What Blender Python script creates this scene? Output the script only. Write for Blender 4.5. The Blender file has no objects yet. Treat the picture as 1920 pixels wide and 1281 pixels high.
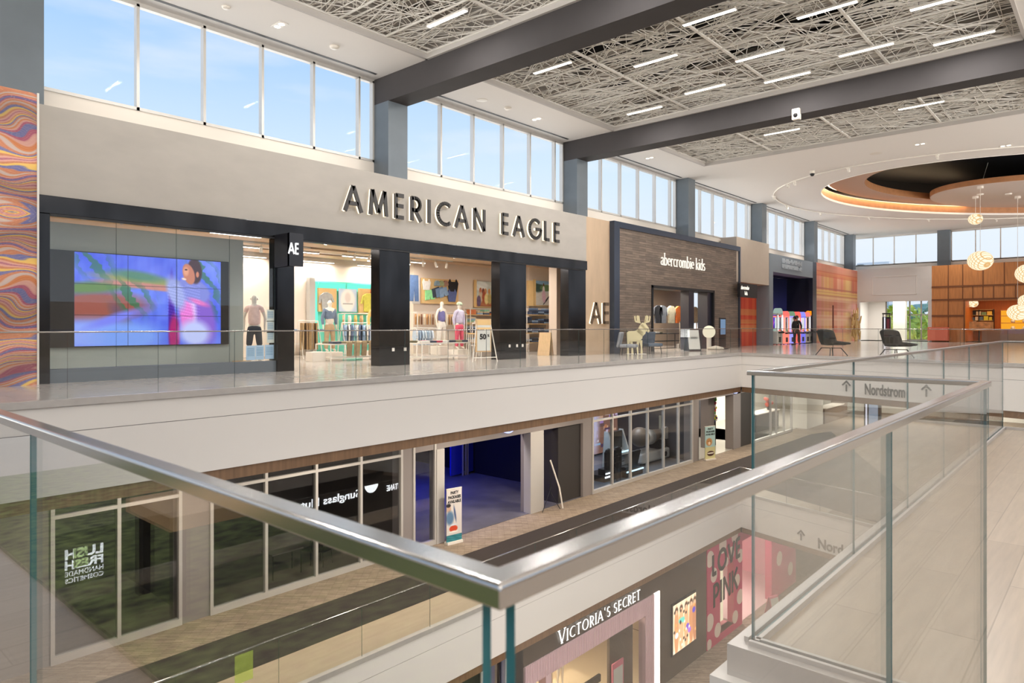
import bpy, bmesh, math, random
import numpy as np
from mathutils import Vector, Matrix
random.seed(7); RS = np.random.RandomState(5)
C = bpy.context.scene.collection
PI = math.pi
# ---------- measuring: the photograph's camera, eye at the origin, X along the storefronts, Y towards them
F = 1285.0; HY = 612.5
TH = math.atan((2103.0-960)/F); CT = math.cos(TH); ST = math.sin(TH)
def ray(px, py):
    u = (px-960)/F; v = (HY-py)/F
    return (CT+u*ST, ST-u*CT, v)
def PY(px, py, Y): r = ray(px, py); k = Y/r[1]; return (r[0]*k, Y, r[2]*k)
def PX(px, py, X): r = ray(px, py); k = X/r[0]; return (X, r[1]*k, r[2]*k)
def PZ(px, py, Z): r = ray(px, py); k = Z/r[2]; return (r[0]*k, r[1]*k, Z)
def XA(px, Y): return PY(px, 600, Y)[0]
# ---------- materials
def s2l(c):
    return tuple((x/12.92 if x <= .04045 else ((x+.055)/1.055)**2.4) for x in c)
def rgb(r, g, b): return s2l((r/255, g/255, b/255))+(1,)
MATS = {}
def nodes(name):
    m = bpy.data.materials.new(name); m.use_nodes = True
    nt = m.node_tree; nt.nodes.clear()
    out = nt.nodes.new('ShaderNodeOutputMaterial')
    return m, nt, out
def principled(nt, out, col, rough=.5, metal=0, **k):
    b = nt.nodes.new('ShaderNodeBsdfPrincipled'); b.inputs['Base Color'].default_value = col
    b.inputs['Roughness'].default_value = rough; b.inputs['Metallic'].default_value = metal
    for kk, v in k.items(): b.inputs[kk.replace('_', ' ')].default_value = v
    nt.links.new(b.outputs[0], out.inputs[0]); return b
def mat(name, col, rough=.5, metal=0, var=0, scale=3, stretch=(1, 1, 1), bump=0, **k):
    """plain or gently mottled procedural material"""
    if name in MATS: return MATS[name]
    m, nt, out = nodes(name); b = principled(nt, out, col, rough, metal, **k)
    if var or bump:
        tc = nt.nodes.new('ShaderNodeTexCoord'); mp = nt.nodes.new('ShaderNodeMapping')
        mp.inputs['Scale'].default_value = stretch
        n = nt.nodes.new('ShaderNodeTexNoise'); n.inputs['Scale'].default_value = scale; n.inputs['Detail'].default_value = 6
        nt.links.new(tc.outputs['Object'], mp.inputs[0]); nt.links.new(mp.outputs[0], n.inputs['Vector'])
        if var:
            r = nt.nodes.new('ShaderNodeValToRGB')
            r.color_ramp.elements[0].position = .3; r.color_ramp.elements[1].position = .7
            r.color_ramp.elements[0].color = tuple(x*(1-var) for x in col[:3])+(1,)
            r.color_ramp.elements[1].color = tuple(min(1, x*(1+var)) for x in col[:3])+(1,)
            nt.links.new(n.outputs['Fac'], r.inputs[0]); nt.links.new(r.outputs[0], b.inputs['Base Color'])
        if bump:
            bp = nt.nodes.new('ShaderNodeBump'); bp.inputs['Strength'].default_value = bump; bp.inputs['Distance'].default_value = .02
            nt.links.new(n.outputs['Fac'], bp.inputs['Height']); nt.links.new(bp.outputs[0], b.inputs['Normal'])
    MATS[name] = m; return m
def emit(name, col, strength=1.0):
    if name in MATS: return MATS[name]
    m, nt, out = nodes(name); e = nt.nodes.new('ShaderNodeEmission')
    e.inputs[0].default_value = col; e.inputs[1].default_value = strength
    nt.links.new(e.outputs[0], out.inputs[0]); MATS[name] = m; return m
def glassmat(name, tint=(.988, .995, .992, 1), ior=1.5, rough=0.0):
    m, nt, out = nodes(name)
    t = nt.nodes.new('ShaderNodeBsdfTransparent'); t.inputs[0].default_value = tint
    g = nt.nodes.new('ShaderNodeBsdfGlossy'); g.inputs['Roughness'].default_value = rough
    geo = nt.nodes.new('ShaderNodeNewGeometry'); mr = nt.nodes.new('ShaderNodeMapRange')
    mr.inputs['To Min'].default_value = ior; mr.inputs['To Max'].default_value = 1/ior
    nt.links.new(geo.outputs['Backfacing'], mr.inputs['Value'])
    fr = nt.nodes.new('ShaderNodeFresnel'); nt.links.new(mr.outputs[0], fr.inputs['IOR'])
    mx = nt.nodes.new('ShaderNodeMixShader'); nt.links.new(fr.outputs[0], mx.inputs[0])
    nt.links.new(t.outputs[0], mx.inputs[1]); nt.links.new(g.outputs[0], mx.inputs[2])
    nt.links.new(mx.outputs[0], out.inputs[0]); MATS[name] = m; return m
def brickmat(name, c1, c2, cm, bw, bh, mortar, rough, rot=(0, 0, 0), var=.1, offset=.5, nstretch=(1, 1, 1), nscale=4, spec=.5, squash=1.0):
    m, nt, out = nodes(name); b = principled(nt, out, c1, rough); b.inputs['Specular IOR Level'].default_value = spec
    tc = nt.nodes.new('ShaderNodeTexCoord'); mp = nt.nodes.new('ShaderNodeMapping'); mp.inputs['Rotation'].default_value = rot
    br = nt.nodes.new('ShaderNodeTexBrick'); br.offset = offset; br.inputs['Scale'].default_value = 1
    br.inputs['Color1'].default_value = c1; br.inputs['Color2'].default_value = c2; br.inputs['Mortar'].default_value = cm
    br.inputs['Brick Width'].default_value = bw; br.inputs['Row Height'].default_value = bh; br.inputs['Mortar Size'].default_value = mortar
    nt.links.new(tc.outputs['Object'], mp.inputs[0]); nt.links.new(mp.outputs[0], br.inputs['Vector'])
    mp2 = nt.nodes.new('ShaderNodeMapping'); mp2.inputs['Scale'].default_value = nstretch
    n = nt.nodes.new('ShaderNodeTexNoise'); n.inputs['Scale'].default_value = nscale; n.inputs['Detail'].default_value = 5
    nt.links.new(mp.outputs[0], mp2.inputs[0]); nt.links.new(mp2.outputs[0], n.inputs['Vector'])
    mr = nt.nodes.new('ShaderNodeMapRange'); mr.inputs['From Min'].default_value = .3; mr.inputs['From Max'].default_value = .7
    mr.inputs['To Min'].default_value = 1-var; mr.inputs['To Max'].default_value = 1+var
    nt.links.new(n.outputs['Fac'], mr.inputs['Value'])
    mx = nt.nodes.new('ShaderNodeVectorMath'); mx.operation = 'SCALE'
    nt.links.new(br.outputs[0], mx.inputs[0]); nt.links.new(mr.outputs[0], mx.inputs['Scale'])
    nt.links.new(mx.outputs[0], b.inputs['Base Color']); MATS[name] = m; return m
def attrmat(name, emission=0, rough=.5):
    if name in MATS: return MATS[name]
    m, nt, out = nodes(name); a = nt.nodes.new('ShaderNodeAttribute'); a.attribute_name = 'Col'
    if emission:
        e = nt.nodes.new('ShaderNodeEmission'); e.inputs[1].default_value = emission
        g = nt.nodes.new('ShaderNodeBsdfGlossy'); g.inputs['Roughness'].default_value = .1; g.inputs[0].default_value = (.03, .03, .03, 1)
        ad = nt.nodes.new('ShaderNodeAddShader'); nt.links.new(a.outputs['Color'], e.inputs[0])
        nt.links.new(e.outputs[0], ad.inputs[0]); nt.links.new(g.outputs[0], ad.inputs[1]); nt.links.new(ad.outputs[0], out.inputs[0])
    else:
        b = principled(nt, out, (1, 1, 1, 1), rough); nt.links.new(a.outputs['Color'], b.inputs['Base Color'])
    MATS[name] = m; return m
white = mat('white_paint', rgb(232, 226, 219), .6)
ceilw = mat('ceiling_white', rgb(240, 235, 229), .7)
sillw = mat('sill_white', rgb(222, 213, 201), .55)
conc = mat('troweled_plaster', rgb(176, 169, 160), .7, var=.045, scale=1.3, stretch=(1, 1, 2.2), bump=.05)
darkst = mat('dark_steel_cladding', rgb(104, 112, 118), .45, .15, var=.06, scale=2)
beamm = mat('beam_cladding', rgb(62, 58, 58), .8, 0, var=.05, scale=2)
blackst = mat('black_steel', rgb(52, 52, 54), .16, .85, var=.35, scale=1.6, stretch=(1, 1, .35))
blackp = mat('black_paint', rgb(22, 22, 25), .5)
navy = mat('navy_panel', rgb(24, 27, 44), .35)
steel = mat('brushed_stainless', rgb(190, 187, 184), .2, 1.0)
shoe = mat('satin_metal', rgb(196, 190, 184), .35, .25, var=.05, scale=8)
alum = mat('window_aluminium', rgb(206, 202, 196), .45, .4)
greyp = mat('grey_pilaster_paint', rgb(140, 132, 129), .5)
beige = mat('beige_stone', rgb(194, 168, 140), .5, var=.09, scale=2.5, stretch=(1, 1, .3))
beigew = mat('beige_plaster', rgb(192, 178, 162), .65, var=.02)
walnut = mat('walnut_trim', rgb(128, 98, 72), .45, var=.18, scale=14, stretch=(1, 1, .05))
woodw = mat('cherry_wood', rgb(190, 126, 72), .42, var=.14, scale=5, stretch=(3, 3, .25))
woodl = mat('light_oak', rgb(214, 178, 132), .5, var=.08, scale=6, stretch=(1, 6, 1))
ringw = mat('ring_wood', rgb(178, 122, 78), .45, var=.12, scale=3)
pglass = glassmat('clear_glass'); wglass = glassmat('window_glass', (.99, .995, 1, 1), 1.08)
sglass = glassmat('dark_shop_glass', (.82, .83, .84, 1), 1.55)
edgeg = mat('glass_edge', rgb(58, 116, 122), .3)
edged = mat('glass_edge_dark', rgb(70, 92, 90), .2)
mwhite = mat('mannequin_white', rgb(232, 224, 212), .4)
wmetal = mat('white_metal', rgb(232, 226, 216), .35)
lamp_em = emit('lamp_white', (1, .96, .88, 1), 7.0)
lamp_soft = emit('lamp_soft', (1, .93, .82, 1), 3.0)
tile = brickmat('polished_tile', rgb(186, 178, 170), rgb(180, 172, 164), rgb(160, 152, 146), 1.2, .6, .004, .16, var=.04)
oak = brickmat('oak_planks', rgb(178, 162, 143), rgb(164, 148, 129), rgb(146, 131, 114), 1.6, .19, .003, .3, var=.09, nstretch=(.5, 6, 1), nscale=6)
herring = brickmat('herringbone_carpet', rgb(166, 150, 132), rgb(134, 119, 103), rgb(110, 97, 84), .45, .045, .006, .8, rot=(0, 0, .8), var=.12, spec=.2)
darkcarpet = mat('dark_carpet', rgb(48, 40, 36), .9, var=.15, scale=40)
tan = mat('tan_tile', rgb(176, 158, 136), .35, var=.06, scale=2, stretch=(.4, 4, 1))
# ---------- mesh helpers
class MB:
    def __init__(s): s.v = []; s.f = []; s.m = []
    def add(s, vs, fs, mi=0):
        o = len(s.v); s.v += [tuple(v) for v in vs]; s.f += [tuple(i+o for i in f) for f in fs]
        s.m += (mi if isinstance(mi, list) else [mi]*len(fs)); return s
    def box(s, x0, x1, y0, y1, z0, z1, mi=0):
        vs = [(x, y, z) for x in (x0, x1) for y in (y0, y1) for z in (z0, z1)]
        return s.add(vs, [(0, 1, 3, 2), (4, 6, 7, 5), (0, 4, 5, 1), (2, 3, 7, 6), (0, 2, 6, 4), (1, 5, 7, 3)], mi)
    def obox(s, c, size, rz=0, mi=0, ry=0, rx=0):
        R = Matrix.Rotation(rz, 3, 'Z') @ Matrix.Rotation(ry, 3, 'Y') @ Matrix.Rotation(rx, 3, 'X')
        vs = [tuple(Vector(c)+R @ Vector((size[0]*a, size[1]*b, size[2]*d))) for a in (-.5, .5) for b in (-.5, .5) for d in (-.5, .5)]
        return s.add(vs, [(0, 1, 3, 2), (4, 6, 7, 5), (0, 4, 5, 1), (2, 3, 7, 6), (0, 2, 6, 4), (1, 5, 7, 3)], mi)
    def tube(s, p0, p1, r, n=8, r1=None, mi=0):
        p0 = Vector(p0); p1 = Vector(p1); d = (p1-p0)
        if d.length < 1e-6: return s
        d.normalize(); a = d.orthogonal().normalized(); b = d.cross(a); r1 = r if r1 is None else r1
        vs = []
        for p, rr in ((p0, r), (p1, r1)):
            for k in range(n): t = 2*PI*k/n; vs.append(p+(a*math.cos(t)+b*math.sin(t))*rr)
        fs = [(k, (k+1) % n, n+(k+1) % n, n+k) for k in range(n)]+[tuple(range(n-1, -1, -1)), tuple(range(n, 2*n))]
        return s.add(vs, fs, mi)
    def path(s, pts, r, n=6, mi=0):
        for a, b in zip(pts, pts[1:]): s.tube(a, b, r, n, mi=mi)
        return s
    def lathe(s, prof, c=(0, 0, 0), n=24, mi=0, sx=1, sy=1):
        vs = []; fs = []
        for r, z in prof:
            for k in range(n): t = 2*PI*k/n; vs.append((c[0]+r*sx*math.cos(t), c[1]+r*sy*math.sin(t), c[2]+z))
        for i in range(len(prof)-1):
            for k in range(n): k2 = (k+1) % n; fs.append((i*n+k, i*n+k2, (i+1)*n+k2, (i+1)*n+k))
        fs += [tuple(range(n-1, -1, -1)), tuple(range((len(prof)-1)*n, len(prof)*n))]
        return s.add(vs, fs, mi)
    def prism(s, poly, y0, y1, axis='Y', mi=0):
        """2-D outline (a,b) extruded along axis"""
        f = {'Y': lambda a, b, t: (a, t, b), 'X': lambda a, b, t: (t, a, b), 'Z': lambda a, b, t: (a, b, t)}[axis]
        n = len(poly); vs = [f(a, b, y0) for a, b in poly]+[f(a, b, y1) for a, b in poly]
        return s.add(vs, [tuple(range(n-1, -1, -1)), tuple(range(n, 2*n))]+[(k, (k+1) % n, n+(k+1) % n, n+k) for k in range(n)], mi)
    def ball(s, c, r, n=12, sz=1, mi=0):
        m = n//2
        return s.lathe([(max(.0005, r*math.sin(PI*i/m)), -r*sz*math.cos(PI*i/m)) for i in range(m+1)], c, n, mi)
    def build(s, name, mats, parent=None, smooth=False, bevel=0, local=False):
        if not isinstance(mats, (list, tuple)): mats = [mats]
        me = bpy.data.meshes.new(name); vs = s.v
        off = Vector((0, 0, 0))
        if not local:
            if parent is not None:
                p = parent
                while p is not None: off += p.location; p = p.parent
            else:
                a = np.array(vs); off = Vector(((a[:, 0].min()+a[:, 0].max())/2, (a[:, 1].min()+a[:, 1].max())/2, a[:, 2].min()))
        me.from_pydata([(x-off.x, y-off.y, z-off.z) for x, y, z in vs], [], s.f)
        for m in mats: me.materials.append(m)
        me.polygons.foreach_set('material_index', s.m)
        bm = bmesh.new(); bm.from_mesh(me)
        bmesh.ops.recalc_face_normals(bm, faces=bm.faces); bm.to_mesh(me); bm.free()
        if smooth: me.polygons.foreach_set('use_smooth', [True]*len(me.polygons))
        o = bpy.data.objects.new(name, me); C.objects.link(o)
        if parent is not None: o.parent = parent
        else: o.location = off
        if bevel:
            b = o.modifiers.new('bevel', 'BEVEL'); b.width = bevel; b.segments = 2; b.limit_method = 'ANGLE'
        return o
def tag(o, label, cat, group=None, kind=None):
    o['label'] = label; o['category'] = cat
    if group: o['group'] = group
    if kind: o['kind'] = kind
    return o
def thing(name, label, cat, loc=(0, 0, 0), rz=0, group=None):
    o = bpy.data.objects.new(name, None); o.empty_display_size = .2; C.objects.link(o)
    o.location = loc; o.rotation_euler = (0, 0, rz); return tag(o, label, cat, group)
def struct(name, mb, mats, label=None, **k):
    o = mb.build(name, mats, **k); o['kind'] = 'structure'
    if label: o['label'] = label
    return o
def dup(root, loc, rz=None, label=None, group=None, scale=None):
    r = root.copy(); C.objects.link(r); r.location = loc
    if rz is not None: r.rotation_euler = (0, 0, rz)
    if scale is not None: r.scale = scale
    if label: r['label'] = label
    if group: r['group'] = group
    for ch in list(root.children):
        c = ch.copy(); C.objects.link(c); c.parent = r
        for g in ch.children:
            d = g.copy(); C.objects.link(d); d.parent = c
    return r
def recolor(o, m):
    o.data = o.data.copy(); o.data.materials.clear(); o.data.materials.append(m); return o
def area(name, loc, size, power, col=(1, .95, .88), rot=(0, 0, 0), parent=None):
    l = bpy.data.lights.new(name, 'AREA'); l.shape = 'RECTANGLE'; l.size, l.size_y = size; l.energy = power; l.color = col
    o = bpy.data.objects.new(name, l); C.objects.link(o); o.rotation_euler = rot
    if parent is not None:
        o.parent = parent; o.location = Vector(loc)-parent.location
    else: o.location = loc
    return o
# colour-attribute pictures (screens, murals, posters): a fine grid on a real surface
def paint(name, o, u, v, W, H, nx, ny, func, m, parent=None, back=.02):
    """o: lower-left corner, u,v: unit vectors; func(U,V)->(ny,nx,3) sRGB, U,V in 0..1"""
    U, V = np.meshgrid(np.linspace(0, 1, nx), np.linspace(0, 1, ny)); col = np.clip(func(U, V), 0, 1)
    lin = np.where(col <= .04045, col/12.92, ((col+.055)/1.055)**2.4)
    o = np.array(o, float); u = np.array(u, float); v = np.array(v, float); nrm = np.cross(u, v)
    P = o+U[..., None]*W*u+V[..., None]*H*v
    P = P.reshape(-1, 3); n0 = len(P)
    cs = np.array([o, o+u*W, o+u*W+v*H, o+v*H])
    bk = cs-nrm*back; fr = cs
    allv = np.vstack([P, fr, bk])
    i = np.arange(nx*ny).reshape(ny, nx)
    q = np.stack([i[:-1, :-1], i[:-1, 1:], i[1:, 1:], i[1:, :-1]], -1).reshape(-1, 4)
    a = n0; ex = [(a+7, a+6, a+5, a+4)]+[(a+k, a+4+k, a+4+(k+1) % 4, a+(k+1) % 4) for k in range(4)]
    ctr = allv.mean(0)
    if parent is not None:
        off = Vector((0, 0, 0)); p = parent
        while p is not None: off += p.location; p = p.parent
        off = np.array(off)
    else: off = np.array([ctr[0], ctr[1], allv[:, 2].min()])
    me = bpy.data.meshes.new(name); me.from_pydata((allv-off).tolist(), [], q.tolist()+ex)
    ca = me.color_attributes.new('Col', 'FLOAT_COLOR', 'POINT')
    full = np.ones((len(allv), 4)); full[:n0, :3] = lin.reshape(-1, 3); full[n0:, :3] = lin.mean((0, 1))*.3
    ca.data.foreach_set('color', full.ravel()); me.materials.append(m)
    ob = bpy.data.objects.new(name, me); C.objects.link(ob)
    if parent is not None: ob.parent = parent
    else: ob.location = off
    return ob
def sn(U, V, fx, fy, seed):
    r = np.random.RandomState(seed); s = 0
    for k in range(5):
        a = r.uniform(-1, 1, 2); s = s+np.sin((U*fx*a[0]*(1+k*.6)+V*fy*a[1]*(1+k*.6))*2*PI+r.uniform(0, 6))/(1+k*.5)
    return s/2.6
def blob(img, U, V, cx, cy, rx, ry, col, ang=0, soft=.3, asp=1.0):
    c, s = math.cos(ang), math.sin(ang); dx = (U-cx)*asp; dy = V-cy
    a = (dx*c+dy*s)/rx; b = (-dx*s+dy*c)/ry; r = np.sqrt(a*a+b*b)
    w = np.clip((1-r)/soft+.5, 0, 1)[..., None]
    return img*(1-w)+np.array(col)/255.*w
def const(U, col): return np.ones(U.shape+(3,))*np.array(col)/255.
# ---------- lettering drawn from strokes
def arc(cx, cy, rx, ry, a0, a1, n=12):
    return [(cx+rx*math.cos(math.radians(a0+(a1-a0)*k/n)), cy+ry*math.sin(math.radians(a0+(a1-a0)*k/n))) for k in range(n+1)]
G = {
 'A': (.76, [[(.0, 0), (.38, 1)], [(.38, 1), (.76, 0)], [(.15, .32), (.61, .32)]]),
 'M': (.86, [[(.04, 0), (.13, 1)], [(.13, 1), (.43, .1)], [(.43, .1), (.73, 1)], [(.73, 1), (.82, 0)]]),
 'E': (.46, [[(.05, 0), (.05, 1)], [(.05, .95), (.46, .95)], [(.05, .52), (.44, .52)], [(.05, .05), (.46, .05)]]),
 'F': (.46, [[(.05, 0), (.05, 1)], [(.05, .95), (.46, .95)], [(.05, .5), (.42, .5)]]),
 'R': (.54, [[(.05, 0), (.05, 1)], [(.05, .95), (.22, .95)]+arc(.24, .7, .24, .25, 90, -90)+[(.05, .45)], [(.22, .45), (.54, 0)]]),
 'P': (.5, [[(.05, 0), (.05, 1)], [(.05, .95), (.22, .95)]+arc(.24, .7, .24, .25, 90, -90)+[(.05, .45)]]),
 'I': (.12, [[(.06, 0), (.06, 1)]]),
 'C': (.72, [arc(.5, .5, .45, .46, 55, 305, 18)]),
 'G': (.84, [arc(.5, .5, .45, .46, 48, 360, 20)+[(.55, .5)]]),
 'N': (.72, [[(.05, 0), (.05, 1)], [(.05, 1), (.67, 0)], [(.67, 0), (.67, 1)]]),
 'L': (.4, [[(.05, 0), (.05, 1)], [(.05, .05), (.4, .05)]]),
 'V': (.72, [[(0, 1), (.36, 0)], [(.36, 0), (.72, 1)]]),
 'T': (.6, [[(.3, 0), (.3, 1)], [(0, .95), (.6, .95)]]),
 'O': (.92, [arc(.46, .5, .43, .47, 0, 360, 24)]),
 'S': (.5, [arc(.26, .74, .2, .22, 40, 270, 12)+arc(.25, .27, .22, .24, 90, -140, 12)]),
 'K': (.6, [[(.05, 0), (.05, 1)], [(.58, 1), (.05, .45)], [(.2, .6), (.6, 0)]]),
 "'": (.16, [[(.1, 1), (.06, .75)]]),
 'a': (.46, [arc(.22, .5, .17, .16, 160, 20, 8)+[(.38, .4), (.38, 0)], arc(.2, .19, .17, .17, 70, 360, 12)]),
 'b': (.5, [[(.06, 0), (.06, 1.05)], arc(.25, .33, .2, .32, -150, 150, 14)]),
 'c': (.42, [arc(.23, .33, .2, .32, 50, 310, 14)]),
 'd': (.5, [[(.42, 0), (.42, 1.05)], arc(.23, .33, .2, .32, 30, 330, 14)]),
 'e': (.46, [[(.04, .36), (.42, .36)]+arc(.23, .35, .2, .3, 0, 310, 16)]),
 'i': (.16, [[(.08, 0), (.08, .66)], [(.08, .86), (.08, .96)]]),
 'k': (.46, [[(.06, 0), (.06, 1.05)], [(.42, .64), (.08, .28)], [(.18, .38), (.45, 0)]]),
 'm': (.76, [[(.06, 0), (.06, .66)], arc(.22, .42, .15, .22, 160, 0, 8)+[(.37, 0)], arc(.53, .42, .15, .22, 160, 0, 8)+[(.68, 0)]]),
 'o': (.5, [arc(.25, .33, .21, .32, 0, 360, 18)]),
 'r': (.36, [[(.06, 0), (.06, .66)], arc(.24, .42, .16, .22, 170, 50, 6)]),
 's': (.38, [arc(.2, .49, .14, .15, 40, 270, 10)+arc(.19, .17, .15, .17, 90, -140, 10)]),
}
def glyph(ch, h, w, serif=False, depth=.04):
    mb = MB(); adv, strokes = G[ch]
    def seg(a, b, ww, e=0):
        ax, ay = a; bx, by = b; dx, dy = bx-ax, by-ay; L = math.hypot(dx, dy) or 1
        dx /= L; dy /= L; ax -= dx*e; ay -= dy*e; bx += dx*e; by += dy*e; nx, ny = -dy*ww/2, dx*ww/2
        mb.prism([(ax-nx, ay-ny), (bx-nx, by-ny), (bx+nx, by+ny), (ax+nx, ay+ny)], 0, depth, 'Z')
    for st in strokes:
        pts = [(x*h, y*h) for x, y in st]
        for k, (a, b) in enumerate(zip(pts, pts[1:])):
            ww = w
            if serif:
                t = abs(math.atan2(b[1]-a[1], b[0]-a[0])); thin = abs(math.cos(t))**2
                rising = (b[0]-a[0])*(b[1]-a[1]) > 0 and len(pts) == 2
                ww = w*(1-.6*thin) if not rising else w*.5
            seg(a, b, ww, 0 if len(pts) == 2 else w*.12)
        if serif and len(pts) == 2 and abs(pts[0][1]-pts[1][1]) > .5*h:
            for p in pts:
                if p[1] < .02*h or (p[1] > .98*h and ch not in 'A') or (ch == 'i'): seg((p[0]-w*1.05, p[1]), (p[0]+w*1.05, p[1]), w*.35)
        if serif and len(pts) == 2 and ch in 'EFTL' and abs(pts[0][1]-pts[1][1]) < .01:
            p = pts[1]; seg((p[0], p[1]-.06*h), (p[0], p[1]+.06*h), w*.4)
    return adv*h, mb
def xf(mb, o, u, v):
    """lettering plane (x,y,depth) -> world, depth towards the viewer (u x v)"""
    o = Vector(o); u = Vector(u); v = Vector(v); n = u.cross(v)
    mb.v = [tuple(o+u*x+v*y+n*z) for x, y, z in mb.v]; return mb
def sign_strokes(txt, o, u, v, h, w, gap, m, parent, serif=False, depth=.05, caps=None, halo=None, off=.0, sp=.45, name='letter'):
    """letters as parts, returns end x; caps: height factor for letters flagged small"""
    x = 0; n = Vector(u).cross(Vector(v))
    for i, ch in enumerate(txt):
        if ch == ' ': x += sp*h; continue
        hh = h*(caps[i] if caps else 1)
        adv, mb = glyph(ch, hh, w*(hh/h), serif, depth)
        base = Vector(o)+Vector(u)*x+n*off+(Vector(v)*(h-hh if ch == "'" else 0))
        L = xf(mb, base, u, v).build(name, m, parent)
        if halo is not None:
            _, mh = glyph(ch, hh, w*(hh/h)*.62, serif, off*.5)
            mh.v = [(a, b, c) for a, b, c in mh.v]
            xf(mh, Vector(o)+Vector(u)*x+n*.004, u, v).build('glowing_back', halo, L)
        x += adv+gap
    return x
def text(txt, o, u, v, size, m, parent=None, depth=.01, align='LEFT', bold=0, name='lettering', w=None, xs=1.0):
    cu = bpy.data.curves.new('t', 'FONT'); cu.body = txt; cu.size = size; cu.align_x = align; cu.extrude = depth/2; cu.offset = bold
    cu.resolution_u = 3
    t = bpy.data.objects.new('t', cu); C.objects.link(t); dg = bpy.context.evaluated_depsgraph_get()
    me = bpy.data.meshes.new_from_object(t.evaluated_get(dg)); bpy.data.objects.remove(t)
    mb = MB(); vs = [(x.co.x*xs, x.co.y, x.co.z+depth/2) for x in me.vertices]
    mb.add(vs, [tuple(p.vertices) for p in me.polygons]); bpy.data.meshes.remove(me)
    if w:
        xsx = [a[0] for a in mb.v]; k = w/(max(xsx)-min(xsx)); mb.v = [(a*k, b, c) for a, b, c in mb.v]
    return xf(mb, o, u, v).build(name, m, parent)
UX = (1, 0, 0); UZ = (0, 0, 1)
def frame_rect(mb, x0, x1, z0, z1, y0, y1, t):
    mb.box(x0, x1, y0, y1, z0, z0+t); mb.box(x0, x1, y0, y1, z1-t, z1); mb.box(x0, x0+t, y0, y1, z0+t, z1-t); mb.box(x1-t, x1, y0, y1, z0+t, z1-t); return mb
def pane(mb, a, b, z0, z1, t=.012):
    """upright glass sheet between plan points a,b : faces 0, edges 1"""
    a = Vector((a[0], a[1], 0)); b = Vector((b[0], b[1], 0)); d = (b-a).normalized(); n = Vector((-d.y, d.x, 0))*t/2
    z0 = Vector((0, 0, z0)); z1 = Vector((0, 0, z1))
    vs = [a-n+z0, b-n+z0, b+n+z0, a+n+z0, a-n+z1, b-n+z1, b+n+z1, a+n+z1]
    return mb.add(vs, [(0, 1, 5, 4), (2, 3, 7, 6), (0, 4, 7, 3), (1, 2, 6, 5), (0, 3, 2, 1), (4, 5, 6, 7)], [0, 0, 1, 1, 1, 1])
# ================= world, camera
sc = bpy.context.scene
w = bpy.data.worlds.new('sky'); sc.world = w; w.use_nodes = True; nt = w.node_tree; nt.nodes.clear()
out = nt.nodes.new('ShaderNodeOutputWorld'); bg = nt.nodes.new('ShaderNodeBackground'); nt.links.new(bg.outputs[0], out.inputs[0])
tc = nt.nodes.new('ShaderNodeTexCoord'); sx = nt.nodes.new('ShaderNodeSeparateXYZ'); nt.links.new(tc.outputs['Generated'], sx.inputs[0])
mr = nt.nodes.new('ShaderNodeMapRange'); mr.inputs['From Min'].default_value = -.2; mr.inputs['From Max'].default_value = .6; nt.links.new(sx.outputs['Z'], mr.inputs['Value'])
cr = nt.nodes.new('ShaderNodeValToRGB'); nt.links.new(mr.outputs[0], cr.inputs[0])
el = cr.color_ramp.elements; el[0].position = 0; el[0].color = (5.0, 4.9, 4.7, 1); el[1].position = 1; el[1].color = (.28, .48, .86, 1)  # below the horizon far brighter than the sky, added to light the ceiling
for p, c in ((.235, (4.0, 3.95, 3.8, 1)), (.255, (.66, .73, .84, 1)), (.40, (.72, .79, .86, 1)), (.53, (.60, .74, .88, 1)), (.70, (.38, .58, .87, 1))):
    e = el.new(p); e.color = c
mp = nt.nodes.new('ShaderNodeMapping'); mp.inputs['Scale'].default_value = (2.2, 2.2, 9); mp.inputs['Rotation'].default_value = (.0, .12, .3)
ns = nt.nodes.new('ShaderNodeTexNoise'); ns.inputs['Scale'].default_value = 1.6; ns.inputs['Detail'].default_value = 7
nt.links.new(tc.outputs['Generated'], mp.inputs[0]); nt.links.new(mp.outputs[0], ns.inputs['Vector'])
m2 = nt.nodes.new('ShaderNodeMapRange'); m2.inputs['From Min'].default_value = .52; m2.inputs['From Max'].default_value = .8; m2.inputs['To Max'].default_value = .75; nt.links.new(ns.outputs['Fac'], m2.inputs['Value'])
mx = nt.nodes.new('ShaderNodeMixRGB'); nt.links.new(m2.outputs[0], mx.inputs[0]); nt.links.new(cr.outputs[0], mx.inputs[1]); mx.inputs[2].default_value = (.78, .81, .85, 1)
nt.links.new(mx.outputs[0], bg.inputs[0]); bg.inputs[1].default_value = 1.0
cam = bpy.data.cameras.new('camera'); co = bpy.data.objects.new('camera', cam); C.objects.link(co); sc.camera = co
cam.sensor_width = 36; cam.lens = F/1920*36; cam.shift_y = -(640.5-HY)/1920; cam.clip_start = .02; cam.clip_end = 500
co.rotation_euler = (PI/2, 0, TH-PI/2)
cam.dof.use_dof = True; cam.dof.focus_distance = 14; cam.dof.aperture_fstop = 9.5
sc.view_settings.view_transform = 'Standard'; sc.view_settings.look = 'None'; sc.view_settings.gamma = 1
sc.view_settings.use_curve_mapping = False; sc.view_settings.exposure = 0.25
sc.cycles.transparent_max_bounces = 40; sc.cycles.max_bounces = 9; sc.cycles.glossy_bounces = 5; sc.cycles.diffuse_bounces = 4
sc.cycles.sample_clamp_indirect = 12; sc.cycles.caustics_reflective = False; sc.cycles.caustics_refractive = False
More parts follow.
